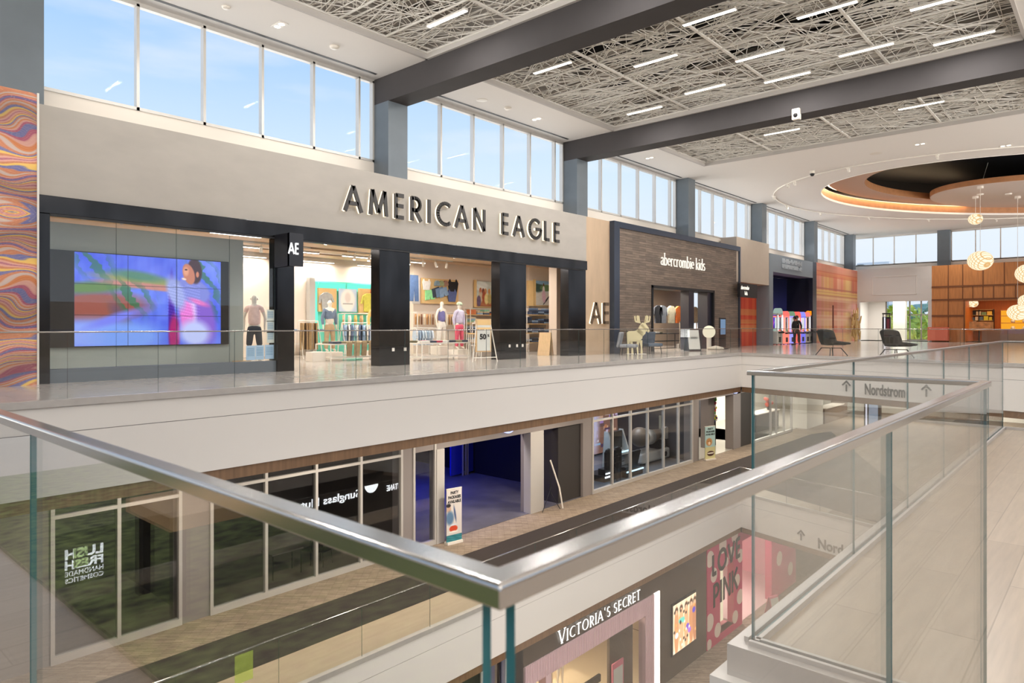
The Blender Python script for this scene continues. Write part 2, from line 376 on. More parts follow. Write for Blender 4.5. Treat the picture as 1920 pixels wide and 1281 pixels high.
# ================= levels
Z3 = -1.15; Z3N = -1.27; Z2 = -7.25; Z1 = -13.3; ZC = 7.5; YE = 12.4; YF = 16.1
EX, EY = -.27, -.963                                   # direction of the slanted end edge of the void, from (29,12.4)
def edge(t): return (29+EX*t, 12.4+EY*t)
def slab(name, z, m, t=.25, y1=16.1, label=None):
    e1 = edge(26)
    mb = MB(); mb.prism([(-9, YE+.06), (29.06, YE+.06), (e1[0]+.06, e1[1]), (64, e1[1]), (64, y1), (-9, y1)], z-t, z, 'Z')
    return struct(name, mb, m, label)
slab('floor', Z3, tile, y1=27, label='polished grey tile floor of the upper level in front of the shops')
slab('floor', Z2, herring, y1=30, label='herringbone carpet floor of the middle level')
struct('floor', MB().box(-9, 64, -6, 32, Z1-.2, Z1), herring, 'carpeted floor of the lowest level')
mb = MB(); mb.prism([(-9, YE+.02), (28.98, YE+.02), (edge(4)[0]+.1, edge(4)[1]), (33, edge(4)[1]), (30.5, 14), (-9, 14)], Z2, Z2+.004, 'Z')
struct('floor', mb, tan, 'tan tile strip along the edge of the middle level')
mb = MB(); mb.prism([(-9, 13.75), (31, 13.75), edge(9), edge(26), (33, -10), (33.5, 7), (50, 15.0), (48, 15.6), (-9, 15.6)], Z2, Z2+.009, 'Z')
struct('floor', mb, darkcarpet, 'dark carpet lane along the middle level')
# fascias of the void: steel edge strip, white band with a groove, walnut strip
def fascia(zt, zb, tag_):
    e1 = edge(26)
    for (a, b, side) in (((-9, YE), (29, YE), 'back'), ((29, YE), e1, 'end')):
        A = Vector((a[0], a[1], 0)); B = Vector((b[0], b[1], 0)); d = (B-A).normalized(); n = Vector((-d.y, d.x, 0))
        if side == 'end': n = -Vector((-EY, EX, 0)).normalized()*-1
        def band(name, z0, z1, o0, o1, m, lab):
            p = [A-n*o0, B-n*o0, B+n*o1, A+n*o1]
            struct(name, MB().prism([(q.x, q.y) for q in p], z0, z1, 'Z'), m, lab)
        band('trim_1', zt-.10, zt+.012, .03, .10, shoe, 'satin metal edge strip on the %s edge of the %s level' % (side, tag_))
        band('wall_'+side, zt-.50, zt-.10, 0, .2, white, 'white upper fascia band, %s side of the %s level' % (side, tag_))
        band('wall_'+side, zb, zt-.512, 0, .2, white, 'white lower fascia band, %s side of the %s level' % (side, tag_))
        band('trim_2', zt-.512, zt-.50, -.012, .18, greyp, 'thin groove in the white fascia, %s side of the %s level' % (side, tag_))
        band('trim_3', zb-.22, zb, -.03, .25, walnut, 'walnut strip under the white fascia, %s side of the %s level' % (side, tag_))
fascia(Z3, -2.63, 'upper'); fascia(Z2, -8.76, 'middle')
e1 = edge(26)
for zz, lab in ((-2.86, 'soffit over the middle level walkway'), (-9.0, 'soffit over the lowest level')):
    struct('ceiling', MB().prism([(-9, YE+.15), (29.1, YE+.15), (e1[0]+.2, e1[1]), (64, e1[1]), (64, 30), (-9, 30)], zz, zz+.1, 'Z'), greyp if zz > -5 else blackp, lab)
# ================= near platform (where the camera stands)
XR, YA, XB, YC, XD = .355, .328, 2.67, 1.10, 10.4
for poly, lab in (([(-9, -9), (XB-.02, -9), (XB-.02, YA-.02), (XR-.02, YA-.02), (XR-.02, 9.5), (-9, 9.5)], 'oak plank floor behind the corner railing'),
                  ([(XB-.02, -9), (XD, -9), (XD, YC-.02), (XB-.02, YC-.02)], 'oak plank floor of the walkway on the right')):
    struct('floor', MB().prism(poly, Z3N-.03, Z3N, 'Z'), oak, lab)
    struct('ceiling', MB().prism(poly, -2.6, Z3N-.04, 'Z'), white, 'white underside and fascia below the near walkway')
# middle level on the near side and its storefronts
struct('floor', MB().box(-9, 24, -9, .6, Z2-.4, Z2), tan, 'middle level floor below the near walkway')
struct('wall_front', MB().box(-9, 24, .6, .8, -8.76, Z2+.02), white, 'white fascia of the middle level on the near side')
struct('wall_front', MB().box(-9, 24, -4.2, -4, Z2, -2.6), greyp, 'storefront wall on the near side of the middle level')
struct('wall_front', MB().box(-9, 32, .6, .9, Z1, -8.76), mat('dark_brown_front', rgb(52, 46, 42), .5), 'dark storefronts on the near side of the lowest level')
struct('wall_front', MB().box(-9, 64, -9.3, -9, Z1, 1.3), beigew, 'unseen beige wall far behind the camera, height set to block bright reflections'); struct('wall_left', MB().box(-9.3, -9, -9, 32, Z1, 1.3), white, 'unseen white wall far off to the left, height set to block bright reflections')  # unseen walls that hide the bright ground, low enough to let light over
# ================= main facade wall (upper level)
def fac(name, x0, x1, z0, z1, m, lab, y=YF, t=.9): return struct(name, MB().box(x0, x1, y, y+t, z0, z1), m, lab)
fac('wall_back', 3.87, 22.6, 2.63, 4.44, conc, 'grey troweled plaster band over the clothing store')
struct('wall_back', MB().box(-9, 64, 17.0, 17.25, 4.3, 5.03), sillw, 'cream sill wall under the clerestory windows')
fac('wall_back', 22.6, 24.33, Z3, 4.44, beige, 'beige stone pier beside the clothing store', YF+.03, .5)
fac('wall_back', -9, 3.85, 4.44, 4.46, white, 'top edge of the mural wall', 15.95, .9)
# abercrombie block
plank = brickmat('dark_wood_planks', rgb(132, 116, 102), rgb(108, 95, 85), rgb(70, 60, 54), 1.1, .105, .006, .55, rot=(PI/2, 0, 0), var=.22, nstretch=(.6, 4, 4), nscale=3)
bm_ = MB(); bx0, bx1, ox0, ox1, oz = 24.75, 36.95, 27.5, 33.9, 1.87
bm_.box(bx0, ox0, 15.98, 16.6, Z3, 4.25); bm_.box(ox1, bx1, 15.98, 16.6, Z3, 4.25); bm_.box(ox0, ox1, 15.98, 16.6, oz, 4.25)
struct('wall_back', bm_, plank, 'grey-brown wood plank storefront wall of the kids clothes shop')
blueblack = mat('blue_black_steel', rgb(70, 80, 96), .3, .6)
struct('trim_4', MB().box(24.33, 24.75, 15.9, 16.7, Z3, 4.45).box(36.95, 37.1, 15.9, 16.7, Z3, 4.45).box(24.75, 36.95, 15.9, 16.7, 4.2, 4.45), blueblack, 'dark steel surround of the plank storefront')
struct('trim_5', MB().box(ox0, ox0+.12, 15.93, 16.8, Z3, oz).box(ox1-.12, ox1, 15.93, 16.8, Z3, oz).box(ox0, ox1, 15.93, 16.8, oz-.1, oz+.02), blackp, 'black steel lining of the kids shop opening')
struct('wall_back', MB().box(31.15, 31.7, 16.0, 16.45, Z3, oz).box(33.3, 33.75, 16.05, 16.6, Z3, oz), navy, 'dark navy piers standing in the kids shop entrance')
# beige bulkhead + arcade portal + second plaid
fac('wall_back', 36.7, 41.4, 2.5, 5.0, beigew, 'beige plaster bulkhead beside the plank storefront', 15.97, .9)
pt = mat('portal_grey', rgb(128, 138, 146), .5)
struct('trim_6', MB().box(41.4, 42.0, 15.95, 16.9, Z3, 4.46).box(42.0, 49.2, 15.95, 16.9, 3.36, 4.46), pt, 'blue-grey portal around the arcade alcove')
struct('wall_back', MB().box(49.2, 50.0, 15.95, 16.2, Z3, 4.46).box(49.75, 50.0, 16.2, 18.2, Z3, 4.46), navy, 'dark navy side of the arcade alcove')
# ================= columns, beams, clerestory windows
cx = [3.34+9.45*k for k in range(7)]
for k, x in enumerate(cx):
    struct('trim_7', MB().box(x, x+.73, 16.3, 17.05, 4.2, ZC if k not in (1, 2) else 6.73), darkst, 'dark clad column number %d from the left between the clerestory windows' % (k+1))
for k, x in enumerate((12.79, 22.25)):
    struct('trim_8', MB().box(x, x+.73, -9, 17.05, 6.73, ZC+.05), beamm, ['nearer dark ceiling beam crossing the hall', 'farther dark ceiling beam crossing the hall, a small camera under it'][k])
for k in range(7):
    x0 = cx[k]+.73 if k < 6 else 60.77; x1 = cx[k+1] if k < 6 else 62.4
    fm = MB(); gm = MB(); n = 6 if k < 6 else 1
    for j in range(n+1):
        xx = x0+(x1-x0)*(j/n) if n == 1 else min(x1-.03, x0+.45+1.54*j) if j else x0
        if j in (0, n): xx = x0 if j == 0 else x1-.06
        fm.box(xx, xx+.065, 16.98, 17.14, 5.0, 7.46)
    fm.box(x0, x1, 16.98, 17.12, 5.0, 5.07).box(x0, x1, 16.98, 17.12, 7.40, 7.5)
    gm.box(x0, x1, 17.06, 17.07, 5.05, 7.42)
    wn = struct('window_%d' % (k+1), fm, alum, 'clerestory window bay %d from the left' % (k+1))
    g = gm.build('pane', wglass, wn)
# left most bay
fm = MB(); fm.box(-9, 3.34, 16.98, 17.12, 5.0, 5.07); [fm.box(x, x+.06, 16.98, 17.12, 5, 7.46) for x in (-6, -4.4, -2.8, -1.2, .4, 2)]
struct('window_8', fm, alum, 'clerestory window bay beyond the left edge')
# end wall
struct('wall_right', MB().box(60, 60.3, 15.8, 17, Z3, 4.6).box(60, 60.3, 10.76, 15.8, 1.97, 4.6).box(60, 60.3, 10.76, 11.0, Z3, 1.97), mat('end_wall_grey', rgb(206, 202, 197), .6), 'light grey wall at the far end over the exit opening')
fr = MB()
for a, b, c, d in ((11.75, 14.85, 3.93, 3.96), (11.75, 14.85, 2.5, 2.53), (11.75, 11.78, 2.5, 3.96), (14.82, 14.85, 2.5, 3.96)): fr.box(59.97, 60, a, b, c, d)
struct('trim_9', fr, white, 'thin rectangular moulding on the light grey end wall')
struct('wall_right', MB().box(62.4, 62.6, -9, 17.2, 4.3, 5.1), sillw, 'cream sill under the end clerestory windows')
struct('trim_7', MB().box(62.0, 62.5, 9.9, 10.75, 4.5, ZC), darkst, 'dark column between the two end clerestory windows')
for k, (a, b) in enumerate(((10.75, 17.0), (-9, 9.9))):
    fm = MB().box(62.4, 62.52, a, b, 5.05, 5.14).box(62.4, 62.52, a, b, 7.35, ZC)
    y = b
    while y > a: fm.box(62.4, 62.52, y-.07, y, 5.1, 7.4); y -= 1.56
    wn = struct('window_%d' % (9+k), fm, alum, 'end clerestory window %s of the dark column' % ('left', 'right')[k]); MB().box(62.45, 62.46, a, b, 5.1, 7.4).build('pane', wglass, wn)
# ================= ceiling with openings
EC = Vector((48.1, 2.1)); EA, EB = 13.8, 8.4; ED = Vector((-.7785, .6276)); EN = Vector((-.6276, -.7785))
def ell(k, s=1.0, c=EC, a=EA, b=EB, n=96):
    t = 2*PI*k/n; p = c+ED*(a*s*math.cos(t))+EN*(b*s*math.sin(t)); return (p.x, p.y)
n = 96; X0, X1, Y0, Y1 = 29.9, 62.5, -12, 17.05
angs = []
inner = [ell(k) for k in range(n)]
def rayrect(p):
    d = Vector(p)-EC; ts = []
    if d.x: ts.append(((X1 if d.x > 0 else X0)-EC.x)/d.x)
    if d.y: ts.append(((Y1 if d.y > 0 else Y0)-EC.y)/d.y)
    t = min(ts); return (EC.x+d.x*t, EC.y+d.y*t)
outer = [rayrect(p) for p in inner]
for cxr, cyr in ((X0, Y0), (X0, Y1), (X1, Y0), (X1, Y1)):
    j = min(range(n), key=lambda i: (outer[i][0]-cxr)**2+(outer[i][1]-cyr)**2); outer[j] = (cxr, cyr)
mb = MB(); vs = [(x, y, ZC) for x, y in inner]+[(x, y, ZC) for x, y in outer]+[(x, y, ZC+.25) for x, y in inner]+[(x, y, ZC+.25) for x, y in outer]
fs = []
for k in range(n):
    k2 = (k+1) % n; fs += [(k, k2, n+k2, n+k), (2*n+k, 3*n+k, 3*n+k2, 2*n+k2), (k, 2*n+k, 2*n+k2, k2), (n+k, n+k2, 3*n+k2, 3*n+k)]
mb.add(vs, fs); struct('ceiling', mb, ceilw, 'white ceiling around the oval opening')
LY0, LY1 = 1.84, 14.58
struct('ceiling', MB().box(-9, 29.9, LY1, 17.05, ZC, ZC+.25), ceilw, 'white ceiling strip along the clerestory windows')
struct('ceiling', MB().box(-9, 29.9, -12, LY0, ZC, ZC+.25), ceilw, 'white ceiling strip over the near walkway')
rim = MB()
rim.box(-9, 29.9, LY1-.08, LY1, ZC-.02, ZC+1.75).box(-9, 29.9, LY0, LY0+.08, ZC-.02, ZC+1.75)
for x in (12.71, 13.52, 22.17, 22.98, 29.82): rim.box(x, x+.08, LY0, LY1, ZC-.02, ZC+1.75)
struct('trim_10', rim, mat('rim_grey', rgb(196, 190, 184), .6), 'grey rims of the three lattice ceiling openings')
# dark slots along the windows
for k in range(6):
    struct('trim_11', MB().box(cx[k]+.95, cx[k+1]-.25, 16.5, 16.6, ZC-.006, ZC+.004), blackp, 'slim dark air slot in the ceiling above window bay %d' % (k+1))
# deck above the lattice
struct('ceiling', MB().box(-9, 30, LY0-.3, LY1+.3, 9.2, 9.3), blackp, 'black deck above the lattice ceiling')
sl = MB(); x = -8.5
RR = random.Random(3)
while x < 29.8:
    y = LY0
    while y < LY1:
        L = RR.uniform(1.2, 3.0); dens = .9 if (x < 15 or x > 20.5 or y > 12.3) else .42
        if RR.random() < dens: sl.box(x, x+.34, y, min(y+L, LY1), 8.35, 8.42)
        y += L+.12
    x += .52
struct('ceiling', sl, mat('baffle', rgb(168, 160, 151), .7), 'pale acoustic boards above the lattice')
# lattice panels
latw = mat('lattice_white', rgb(236, 232, 224), .5)
def lattice(seed, W, D):
    r = random.Random(seed); mb = MB()
    for k in range(52):
        a = r.choice([0, .5, -.5, .95, -.95, PI/2, PI/2+.25, PI/2-.25])+r.gauss(0, .05)
        cx_, cy_ = r.uniform(-W/2, W/2), r.uniform(-D/2, D/2); dx, dy = math.cos(a), math.sin(a); ts = []
        for (o_, d_, h_) in ((cx_, dx, W/2), (cy_, dy, D/2)):
            if abs(d_) > 1e-6: ts += [sorted(((-h_-o_)/d_, (h_-o_)/d_))]
        t0 = max(t[0] for t in ts); t1 = min(t[1] for t in ts)
        if t1-t0 < .3: continue
        z = r.uniform(0, .05); mb.obox((cx_+dx*(t0+t1)/2, cy_+dy*(t0+t1)/2, z+.02), (t1-t0, .013, .018), a)
    for a, b, c, d in ((-W/2, W/2, -D/2, -D/2+.035), (-W/2, W/2, D/2-.035, D/2), (-W/2, -W/2+.02, -D/2, D/2), (W/2-.02, W/2, -D/2, D/2)): mb.box(a, b, c, d, 0, .05)
    return mb
bays = (('nearest lattice bay at the top edge of the picture', 4.1, 12.71), ('middle lattice bay between the two dark beams', 13.6, 22.17), ('far lattice bay beyond the second dark beam', 23.06, 29.82))
src = {}
for bi, (bn, xa, xb) in enumerate(bays):
    nxp = round((xb-xa)/1.45); W = (xb-xa)/nxp; nyp = 4; D = (LY1-LY0-.16)/nyp
    for v in range(3):
        o = lattice(bi*10+v, W, D).build('lattice_panel', latw, local=True)
        src[(bi, v)] = o; o.location = (0, 0, -50)
    used = set()
    for i in range(nxp):
        for j in range(nyp):
            v = (i*2+j) % 3; o = src[(bi, v)]
            if v in used: o = o.copy(); C.objects.link(o)
            used.add(v)
            o.location = (xa+W*(i+.5), LY0+.08+D*(j+.5), ZC+.12)
            tag(o, 'white tangled-rod ceiling panel in the '+bn, 'ceiling panel', 'lattice panels in the '+bn)
# linear lamps above/in the lattice
LL = [(11.9, 12.8), (17.85, 10.25), (16.27, 12.85), (16.25, 7.8), (17.8, 5.45), (21.1, 5.4), (22.0, 3.2), (21.8, 7.85), (21.07, 10.25), (21.7, 12.9), (19.5, 7.8), (19.2, 3.2), (27.75, 10.2), (27.7, 5.3), (26.2, 12.9), (26, 7.8), (26, 3), (8, 11), (8, 5.5), (5, 8), (2, 11), (2, 4), (11.9, 8)]
LL = [(x*.9615, y*.9615) for x, y in LL]
t = thing('linear_lamp', 'long bright linear lamp hanging among the ceiling lattice rods', 'lamp', (LL[0][0], LL[0][1], 7.5), group='linear lamps in the lattice ceiling')
MB().box(-.06, .06, -.68, .68, .012, .06).build('housing', wmetal, t, local=True)
MB().box(-.05, .05, -.67, .67, 0, .012).build('diffuser', lamp_em, t, local=True)
[MB().tube((0, s*.5, .05), (0, s*.5, .5), .006, 5).build('suspension_wire', blackp, t, local=True) for s in (-1, 1)]
for i, (x, y) in enumerate(LL):
    if i: dup(t, (x, y, 7.5))
    area('lamp_light', (x, y, 7.49), (.11, 1.34), 85, (1, .97, .94))
# ================= oval cove
def ring(s0, z0, s1, z1, name, m, lab, n=96, c=EC, a=EA, b=EB, th=.0):
    mb = MB(); vs = [ell(k, s0, c, a, b)+(z0,) for k in range(n)]+[ell(k, s1, c, a, b)+(z1,) for k in range(n)]
    mb.add(vs, [(k, (k+1) % n, n+(k+1) % n, n+k) for k in range(n)])
    o = struct(name, mb, m, lab)
    so = o.modifiers.new('s', 'SOLIDIFY'); so.thickness = .05; so.offset = 0
    return o
ring(1.0, ZC-.02, 1.0, ZC+.1, 'trim_12', ceilw, 'white lip of the oval ceiling opening')
ring(1.0, ZC+.1, 1.0, ZC+.52, 'trim_12', ringw, 'wood band inside the oval ceiling opening')
ring(.97, ZC+.6, .82, ZC+.6, 'trim_12', mat('ring_soffit', rgb(190, 158, 138), .5), 'pale wood soffit ring in the oval ceiling opening')
ring(.82, ZC+.58, .82, ZC+.95, 'trim_12', ringw, 'inner wood edge of the oval ceiling opening')
ring(1.0, ZC+.52, 1.08, ZC+.9, 'trim_12', ceilw, 'upper cove of the oval ceiling opening')
mb = MB(); mb.add([ell(k, 1.12)+(ZC+2.2,) for k in range(n)], [tuple(range(n))]); mb.add([ell(k, 1.12)+(ZC+2.25,) for k in range(n)], [tuple(range(n))])
struct('ceiling', mb, mat('night_black', rgb(16, 16, 24), .6), 'black ceiling high inside the oval opening')
mb = MB(); mb.add([ell(k, 1.12)+(ZC+.2,) for k in range(n)]+[ell(k, 1.12)+(ZC+2.2,) for k in range(n)], [(k, (k+1) % n, n+(k+1) % n, n+k) for k in range(n)])
struct('wall_back', mb, mat('night_black', 0), 'black side of the oval opening')
cv = MB(); vs = [ell(k, .985)+(ZC+.66,) for k in range(n)]+[ell(k, .965)+(ZC+.66,) for k in range(n)]
cv.add(vs, [(k, (k+1) % n, n+(k+1) % n, n+k) for k in range(n)]); cvo = cv.build('light_strip', emit('cove_strip', (1, .72, .42, 1), 14)); tag(cvo, 'warm light strip hidden in the cove of the oval ceiling opening', 'light strip')
# curved track outside the oval
tk = thing('track_light', 'curved white track with small spot heads around the oval ceiling opening', 'track light', (47.1, 3.5, ZC-.05))
TC_ = Vector((47.14, 3.53)); pts = []
for k in range(0, 97):
    p = ell(k, 1, TC_, 14.4, 9.94)
    if -11 < p[1] < 15.9 and p[0] < 61: pts.append(p+(ZC-.03,))
mb = MB()
for a, b in zip(pts, pts[1:]):
    if (Vector(a)-Vector(b)).length < 3: mb.obox(((a[0]+b[0])/2, (a[1]+b[1])/2, a[2]), ((Vector(a)-Vector(b)).length+.02, .05, .05), math.atan2(b[1]-a[1], b[0]-a[0]))
mb.build('track', wmetal, tk)
for k in range(0, len(pts), 5):
    x, y, z = pts[k]; MB().box(x-.12, x+.12, y-.08, y+.08, z-.06, z-.02).tube((x-.06, y, z-.05), (x-.1, y-.05, z-.2), .05, 8).tube((x+.06, y, z-.05), (x+.12, y-.02, z-.2), .05, 8).build('spot_head', wmetal, tk)
# hanging disc and pendants
dk = thing('ceiling_disc', 'round pale wood disc hanging inside the oval opening, pendants below it', 'ceiling disc', (51.5, 4.0, 7.95))
DC = Vector((52.6, 3.2)); mb = MB(); P1 = [ell(k, 1, DC, 7.2, 4.6) for k in range(96)]
mb.prism(P1, 7.98, 8.0, 'Z'); mb.build('disc_face', mat('disc_wood', rgb(206, 186, 172), .4), dk)
MB().prism([ell(k, 1.004, DC, 7.2, 4.6) for k in range(96)], 8.0, 8.3, 'Z').build('disc_rim', ringw, dk)
[MB().tube((DC.x+a, DC.y+b, 8.3), (DC.x+a*.9, DC.y+b*.9, 9.7), .012, 4).build('suspension_wire', wmetal, dk) for a, b in ((-4, 3), (-2, 0), (1, -2), (3, -3), (-3, 1))]
shadem = None
def weavemat():
    m, nt, out = nodes('woven_shade'); tc = nt.nodes.new('ShaderNodeTexCoord')
    w1 = nt.nodes.new('ShaderNodeTexWave'); w1.bands_direction = 'DIAGONAL'; w1.inputs['Scale'].default_value = 2.6
    mp = nt.nodes.new('ShaderNodeMapping'); mp.inputs['Scale'].default_value = (-1, -1, 1); w2 = nt.nodes.new('ShaderNodeTexWave'); w2.bands_direction = 'DIAGONAL'; w2.inputs['Scale'].default_value = 2.6
    nt.links.new(tc.outputs['Object'], w1.inputs[0]); nt.links.new(tc.outputs['Object'], mp.inputs[0]); nt.links.new(mp.outputs[0], w2.inputs[0])
    mi = nt.nodes.new('ShaderNodeMath'); mi.operation = 'MINIMUM'; nt.links.new(w1.outputs['Fac'], mi.inputs[0]); nt.links.new(w2.outputs['Fac'], mi.inputs[1])
    r = nt.nodes.new('ShaderNodeValToRGB'); r.color_ramp.elements[0].color = rgb(214, 170, 112); r.color_ramp.elements[1].color = rgb(255, 240, 208); r.color_ramp.elements[0].position = .02; r.color_ramp.elements[1].position = .22
    nt.links.new(mi.outputs[0], r.inputs[0]); e = nt.nodes.new('ShaderNodeEmission'); e.inputs[1].default_value = 1.05
    nt.links.new(r.outputs[0], e.inputs[0]); nt.links.new(e.outputs[0], out.inputs[0]); return m
wv = weavemat()
pend = [(1829, 411, 12, 'small round woven pendant lamp, highest of the group under the disc'), (1838, 489, 21, 'large round woven pendant lamp in front of the end clerestory window'), (1928, 513, 21, 'round woven pendant lamp at the right edge, level with the top of the wood wall'), (1908, 586, 17, 'round woven pendant lamp hanging lowest, in front of the wood shop front'), (1926, 565, 15, 'small woven pendant lamp at the right edge just above the lowest one')]
for px, py, r, lb in pend:
    k = {1829: 42, 1838: 39, 1928: 38, 1908: 42, 1926: 45}[px]; q = ray(px, py); x, y, z = q[0]*k, q[1]*k, q[2]*k; R = r*k/F
    t = thing('pendant_lamp', lb, 'pendant lamp', (x, y, z-R*.85), group='woven globe pendants')
    MB().ball((x, y, z), R, 28, .86).build('shade', wv, t, smooth=True)
    MB().tube((x, y, z+R*.84), (x, y, 7.97), .012, 5).build('cord', wmetal, t)
    MB().tube((x, y, 7.85), (x, y, 7.98), .16, 12).build('canopy', mwhite, t)
for px, py in ((1838, 366), (1891, 365)):
    x, y, z = PZ(px, py, 7.9); t = MB().lathe([(.01, 0), (.16, .03), (.18, .1)], (x, y, 7.87), 12).build('ceiling_canopy', mwhite); tag(t, 'white hemispherical pendant canopy on the hanging disc, %s' % ('left one' if px < 1850 else 'right one'), 'canopy')
# small ceiling fittings
def disc(px, py, r, h, name, lb, cat, m=mwhite, grp=None):
    x, y, z = PZ(px, py, ZC); o = MB().lathe([(r*.6, -h), (r*.95, -h*.5), (r, 0)], (x, y, z), 18).build(name, m, smooth=True); return tag(o, lb, cat, grp)
disc(424, 13, .10, .05, 'smoke_detector', 'white smoke detector on the ceiling above the second clerestory pane', 'smoke detector')
disc(627, 87, .13, .07, 'smoke_detector', 'white smoke detector on the ceiling strip left of the nearer dark beam', 'smoke detector')
disc(952, 202, .13, .06, 'smoke_detector', 'white smoke detector on the ceiling between the two dark beams', 'smoke detector')
disc(904, 188, .2, .01, 'ceiling_speaker', 'round flush ceiling speaker just right of the nearer dark beam', 'speaker')
disc(1643, 288, .25, .01, 'ceiling_speaker', 'round flush ceiling speaker near the oval opening', 'speaker')
for px, py, lb in ((524, 47, 'twin square downlight in the ceiling above the clothing store sign'), (1006, 223, 'twin square downlight in the ceiling between the two dark beams'), (1218, 296, 'twin square downlight in the ceiling right after the farther dark beam'), (1886, 273, 'twin downlight in the ceiling at the right edge'), (1725, 270, 'twin downlight in the ceiling before the oval opening')):
    x, y, z = PZ(px, py, ZC); t = thing('downlight', lb, 'downlight', (x, y, ZC-.01))
    MB().box(x-.12, x+.12, y-.22, y+.22, ZC-.012, ZC+.002).build('frame', wmetal, t); MB().tube((x, y-.1, ZC-.02), (x, y-.1, ZC-.008), .075, 14).build('lens', lamp_soft, t); MB().tube((x, y+.1, ZC-.02), (x, y+.1, ZC-.008), .075, 14).build('lens', lamp_soft, t)
for i, (x, y) in enumerate([(6, 15.4), (10, 15.4), (16, 15.4), (20, 15.4), (26, 15.4), (31, 14.5), (37, 15), (43, 15.2), (49, 15.2), (56, 14.5), (33, 9), (33, 3), (58, 9), (5, 1), (9, 0), (2, -2)]):
    l = bpy.data.lights.new('downlight_beam', 'SPOT'); l.energy = 230 if x < 40 else 480; l.spot_size = 2.0; l.spot_blend = .6; l.color = (1, .96, .91); l.shadow_soft_size = .1
    o = bpy.data.objects.new('downlight_beam', l); C.objects.link(o); o.location = (x, y, ZC-.04)
x, y, z = PZ(1523, 321, ZC); t = thing('security_camera', 'white dome security camera under the ceiling near the curved track', 'camera', (x, y, z-.3))
MB().tube((x, y, z-.12), (x, y, z), .12, 14).build('housing', mwhite, t); MB().ball((x, y, z-.14), .11, 14).build('dome', blackp, t, smooth=True)
x, y, z = PX(1494, 227, 22.25); t = thing('security_camera', 'white boxed camera hanging under the farther dark beam', 'camera', (x-.1, y, 6.55))
MB().box(x-.12, x+.06, y-.12, y+.12, 6.55, 6.9).build('housing', mwhite, t, bevel=.02); MB().ball((x-.12, y, 6.68), .07, 12).build('lens', blackp, t, smooth=True)
# ================= glass guard rails
def guard(label, pts, joints, ztop, zbot, mcap, capw=.028, caph=.018, shoeh=.0, shoez=None, zcap=None, group=None, gap=.012, ends=None):
    """pts: plan polyline, joints[i]: distances of glass joints on segment i"""
    t = thing('glass_guard_rail', label, 'guard rail', (pts[0][0], pts[0][1], zbot), group=group)
    hr = bpy.data.curves.new('h', 'CURVE')
    for i, (a, b) in enumerate(zip(pts, pts[1:])):
        A = Vector((a[0], a[1])); B = Vector((b[0], b[1])); L = (B-A).length; d = (B-A)/L
        cuts = [0]+list(joints[i])+[L]
        for s0, s1 in zip(cuts, cuts[1:]):
            g0 = s0+(gap if s0 == 0 and i else gap/4); g1 = s1-(gap/4 if s1 < L else gap)
            p, q = A+d*g0, A+d*g1
            pane(MB(), (p.x, p.y), (q.x, q.y), zbot, ztop-caph*.6, .009).build('glass_panel', [pglass, edgeg if zbot > -3 and A.length < 12 else edged], t)
    mb = MB(); h = capw/2; n = len(pts)
    # mitred rounded cap
    prof = [(-h, 0), (-h, caph*.84), (-h*.88, caph*.96), (-h*.7, caph), (h*.7, caph), (h*.88, caph*.96), (h, caph*.84), (h, 0)]
    rings = []
    for i, p in enumerate(pts):
        P = Vector(p); d0 = (P-Vector(pts[i-1])).normalized() if i else None; d1 = (Vector(pts[i+1])-P).normalized() if i < n-1 else None
        if d0 is None: m = Vector((-d1.y, d1.x))
        elif d1 is None: m = Vector((-d0.y, d0.x))
        else:
            n0 = Vector((-d0.y, d0.x)); n1 = Vector((-d1.y, d1.x)); m = (n0+n1); m = m/(m.dot(n0))
        rings.append([(P.x+m.x*a, P.y+m.y*a, ztop-caph+z) for a, z in prof])
    k = len(prof); vs = [v for r in rings for v in r]
    fs = [(i*k+j, i*k+(j+1) % k, (i+1)*k+(j+1) % k, (i+1)*k+j) for i in range(n-1) for j in range(k)]+[tuple(range(k)), tuple(range((n-1)*k, n*k))]
    mb.add(vs, fs); mb.build('handrail', mcap, t, bevel=capw*.08)
    if shoez is not None:
        for side in (-1, 1):
            mb = MB()
            for i, (a, b) in enumerate(zip(pts, pts[1:])):
                A = Vector(a); B = Vector(b); d = (B-A).normalized(); nn = Vector((-d.y, d.x)); A2 = A-d*.0; B2 = B+d*.0
                o0, o1 = sorted((side*.012, side*.03)); p = [A2+nn*o0, B2+nn*o0, B2+nn*o1, A2+nn*o1]
                mb.prism([(q.x, q.y) for q in p], zbot-.1, shoez, 'Z')
            mb.build('base_shoe', shoe, t)
    return t
gx, gy = XR, YA
guard('nearest brushed steel and glass corner railing, its run to the right broken by a notch',
      [(gx, 7.5), (gx, gy), (XB, gy), (XB, YC), (XD, YC), (XD, -4)], [[7.5-gy-1.16-1.22*k for k in range(4, -1, -1)], [1.085], [], [1.39, 2.66, 3.94, 5.21, 6.48], [1.25, 2.5, 3.75]],
      -.175, Z3N+.02, steel, .028, .018, shoez=Z3N+.03)
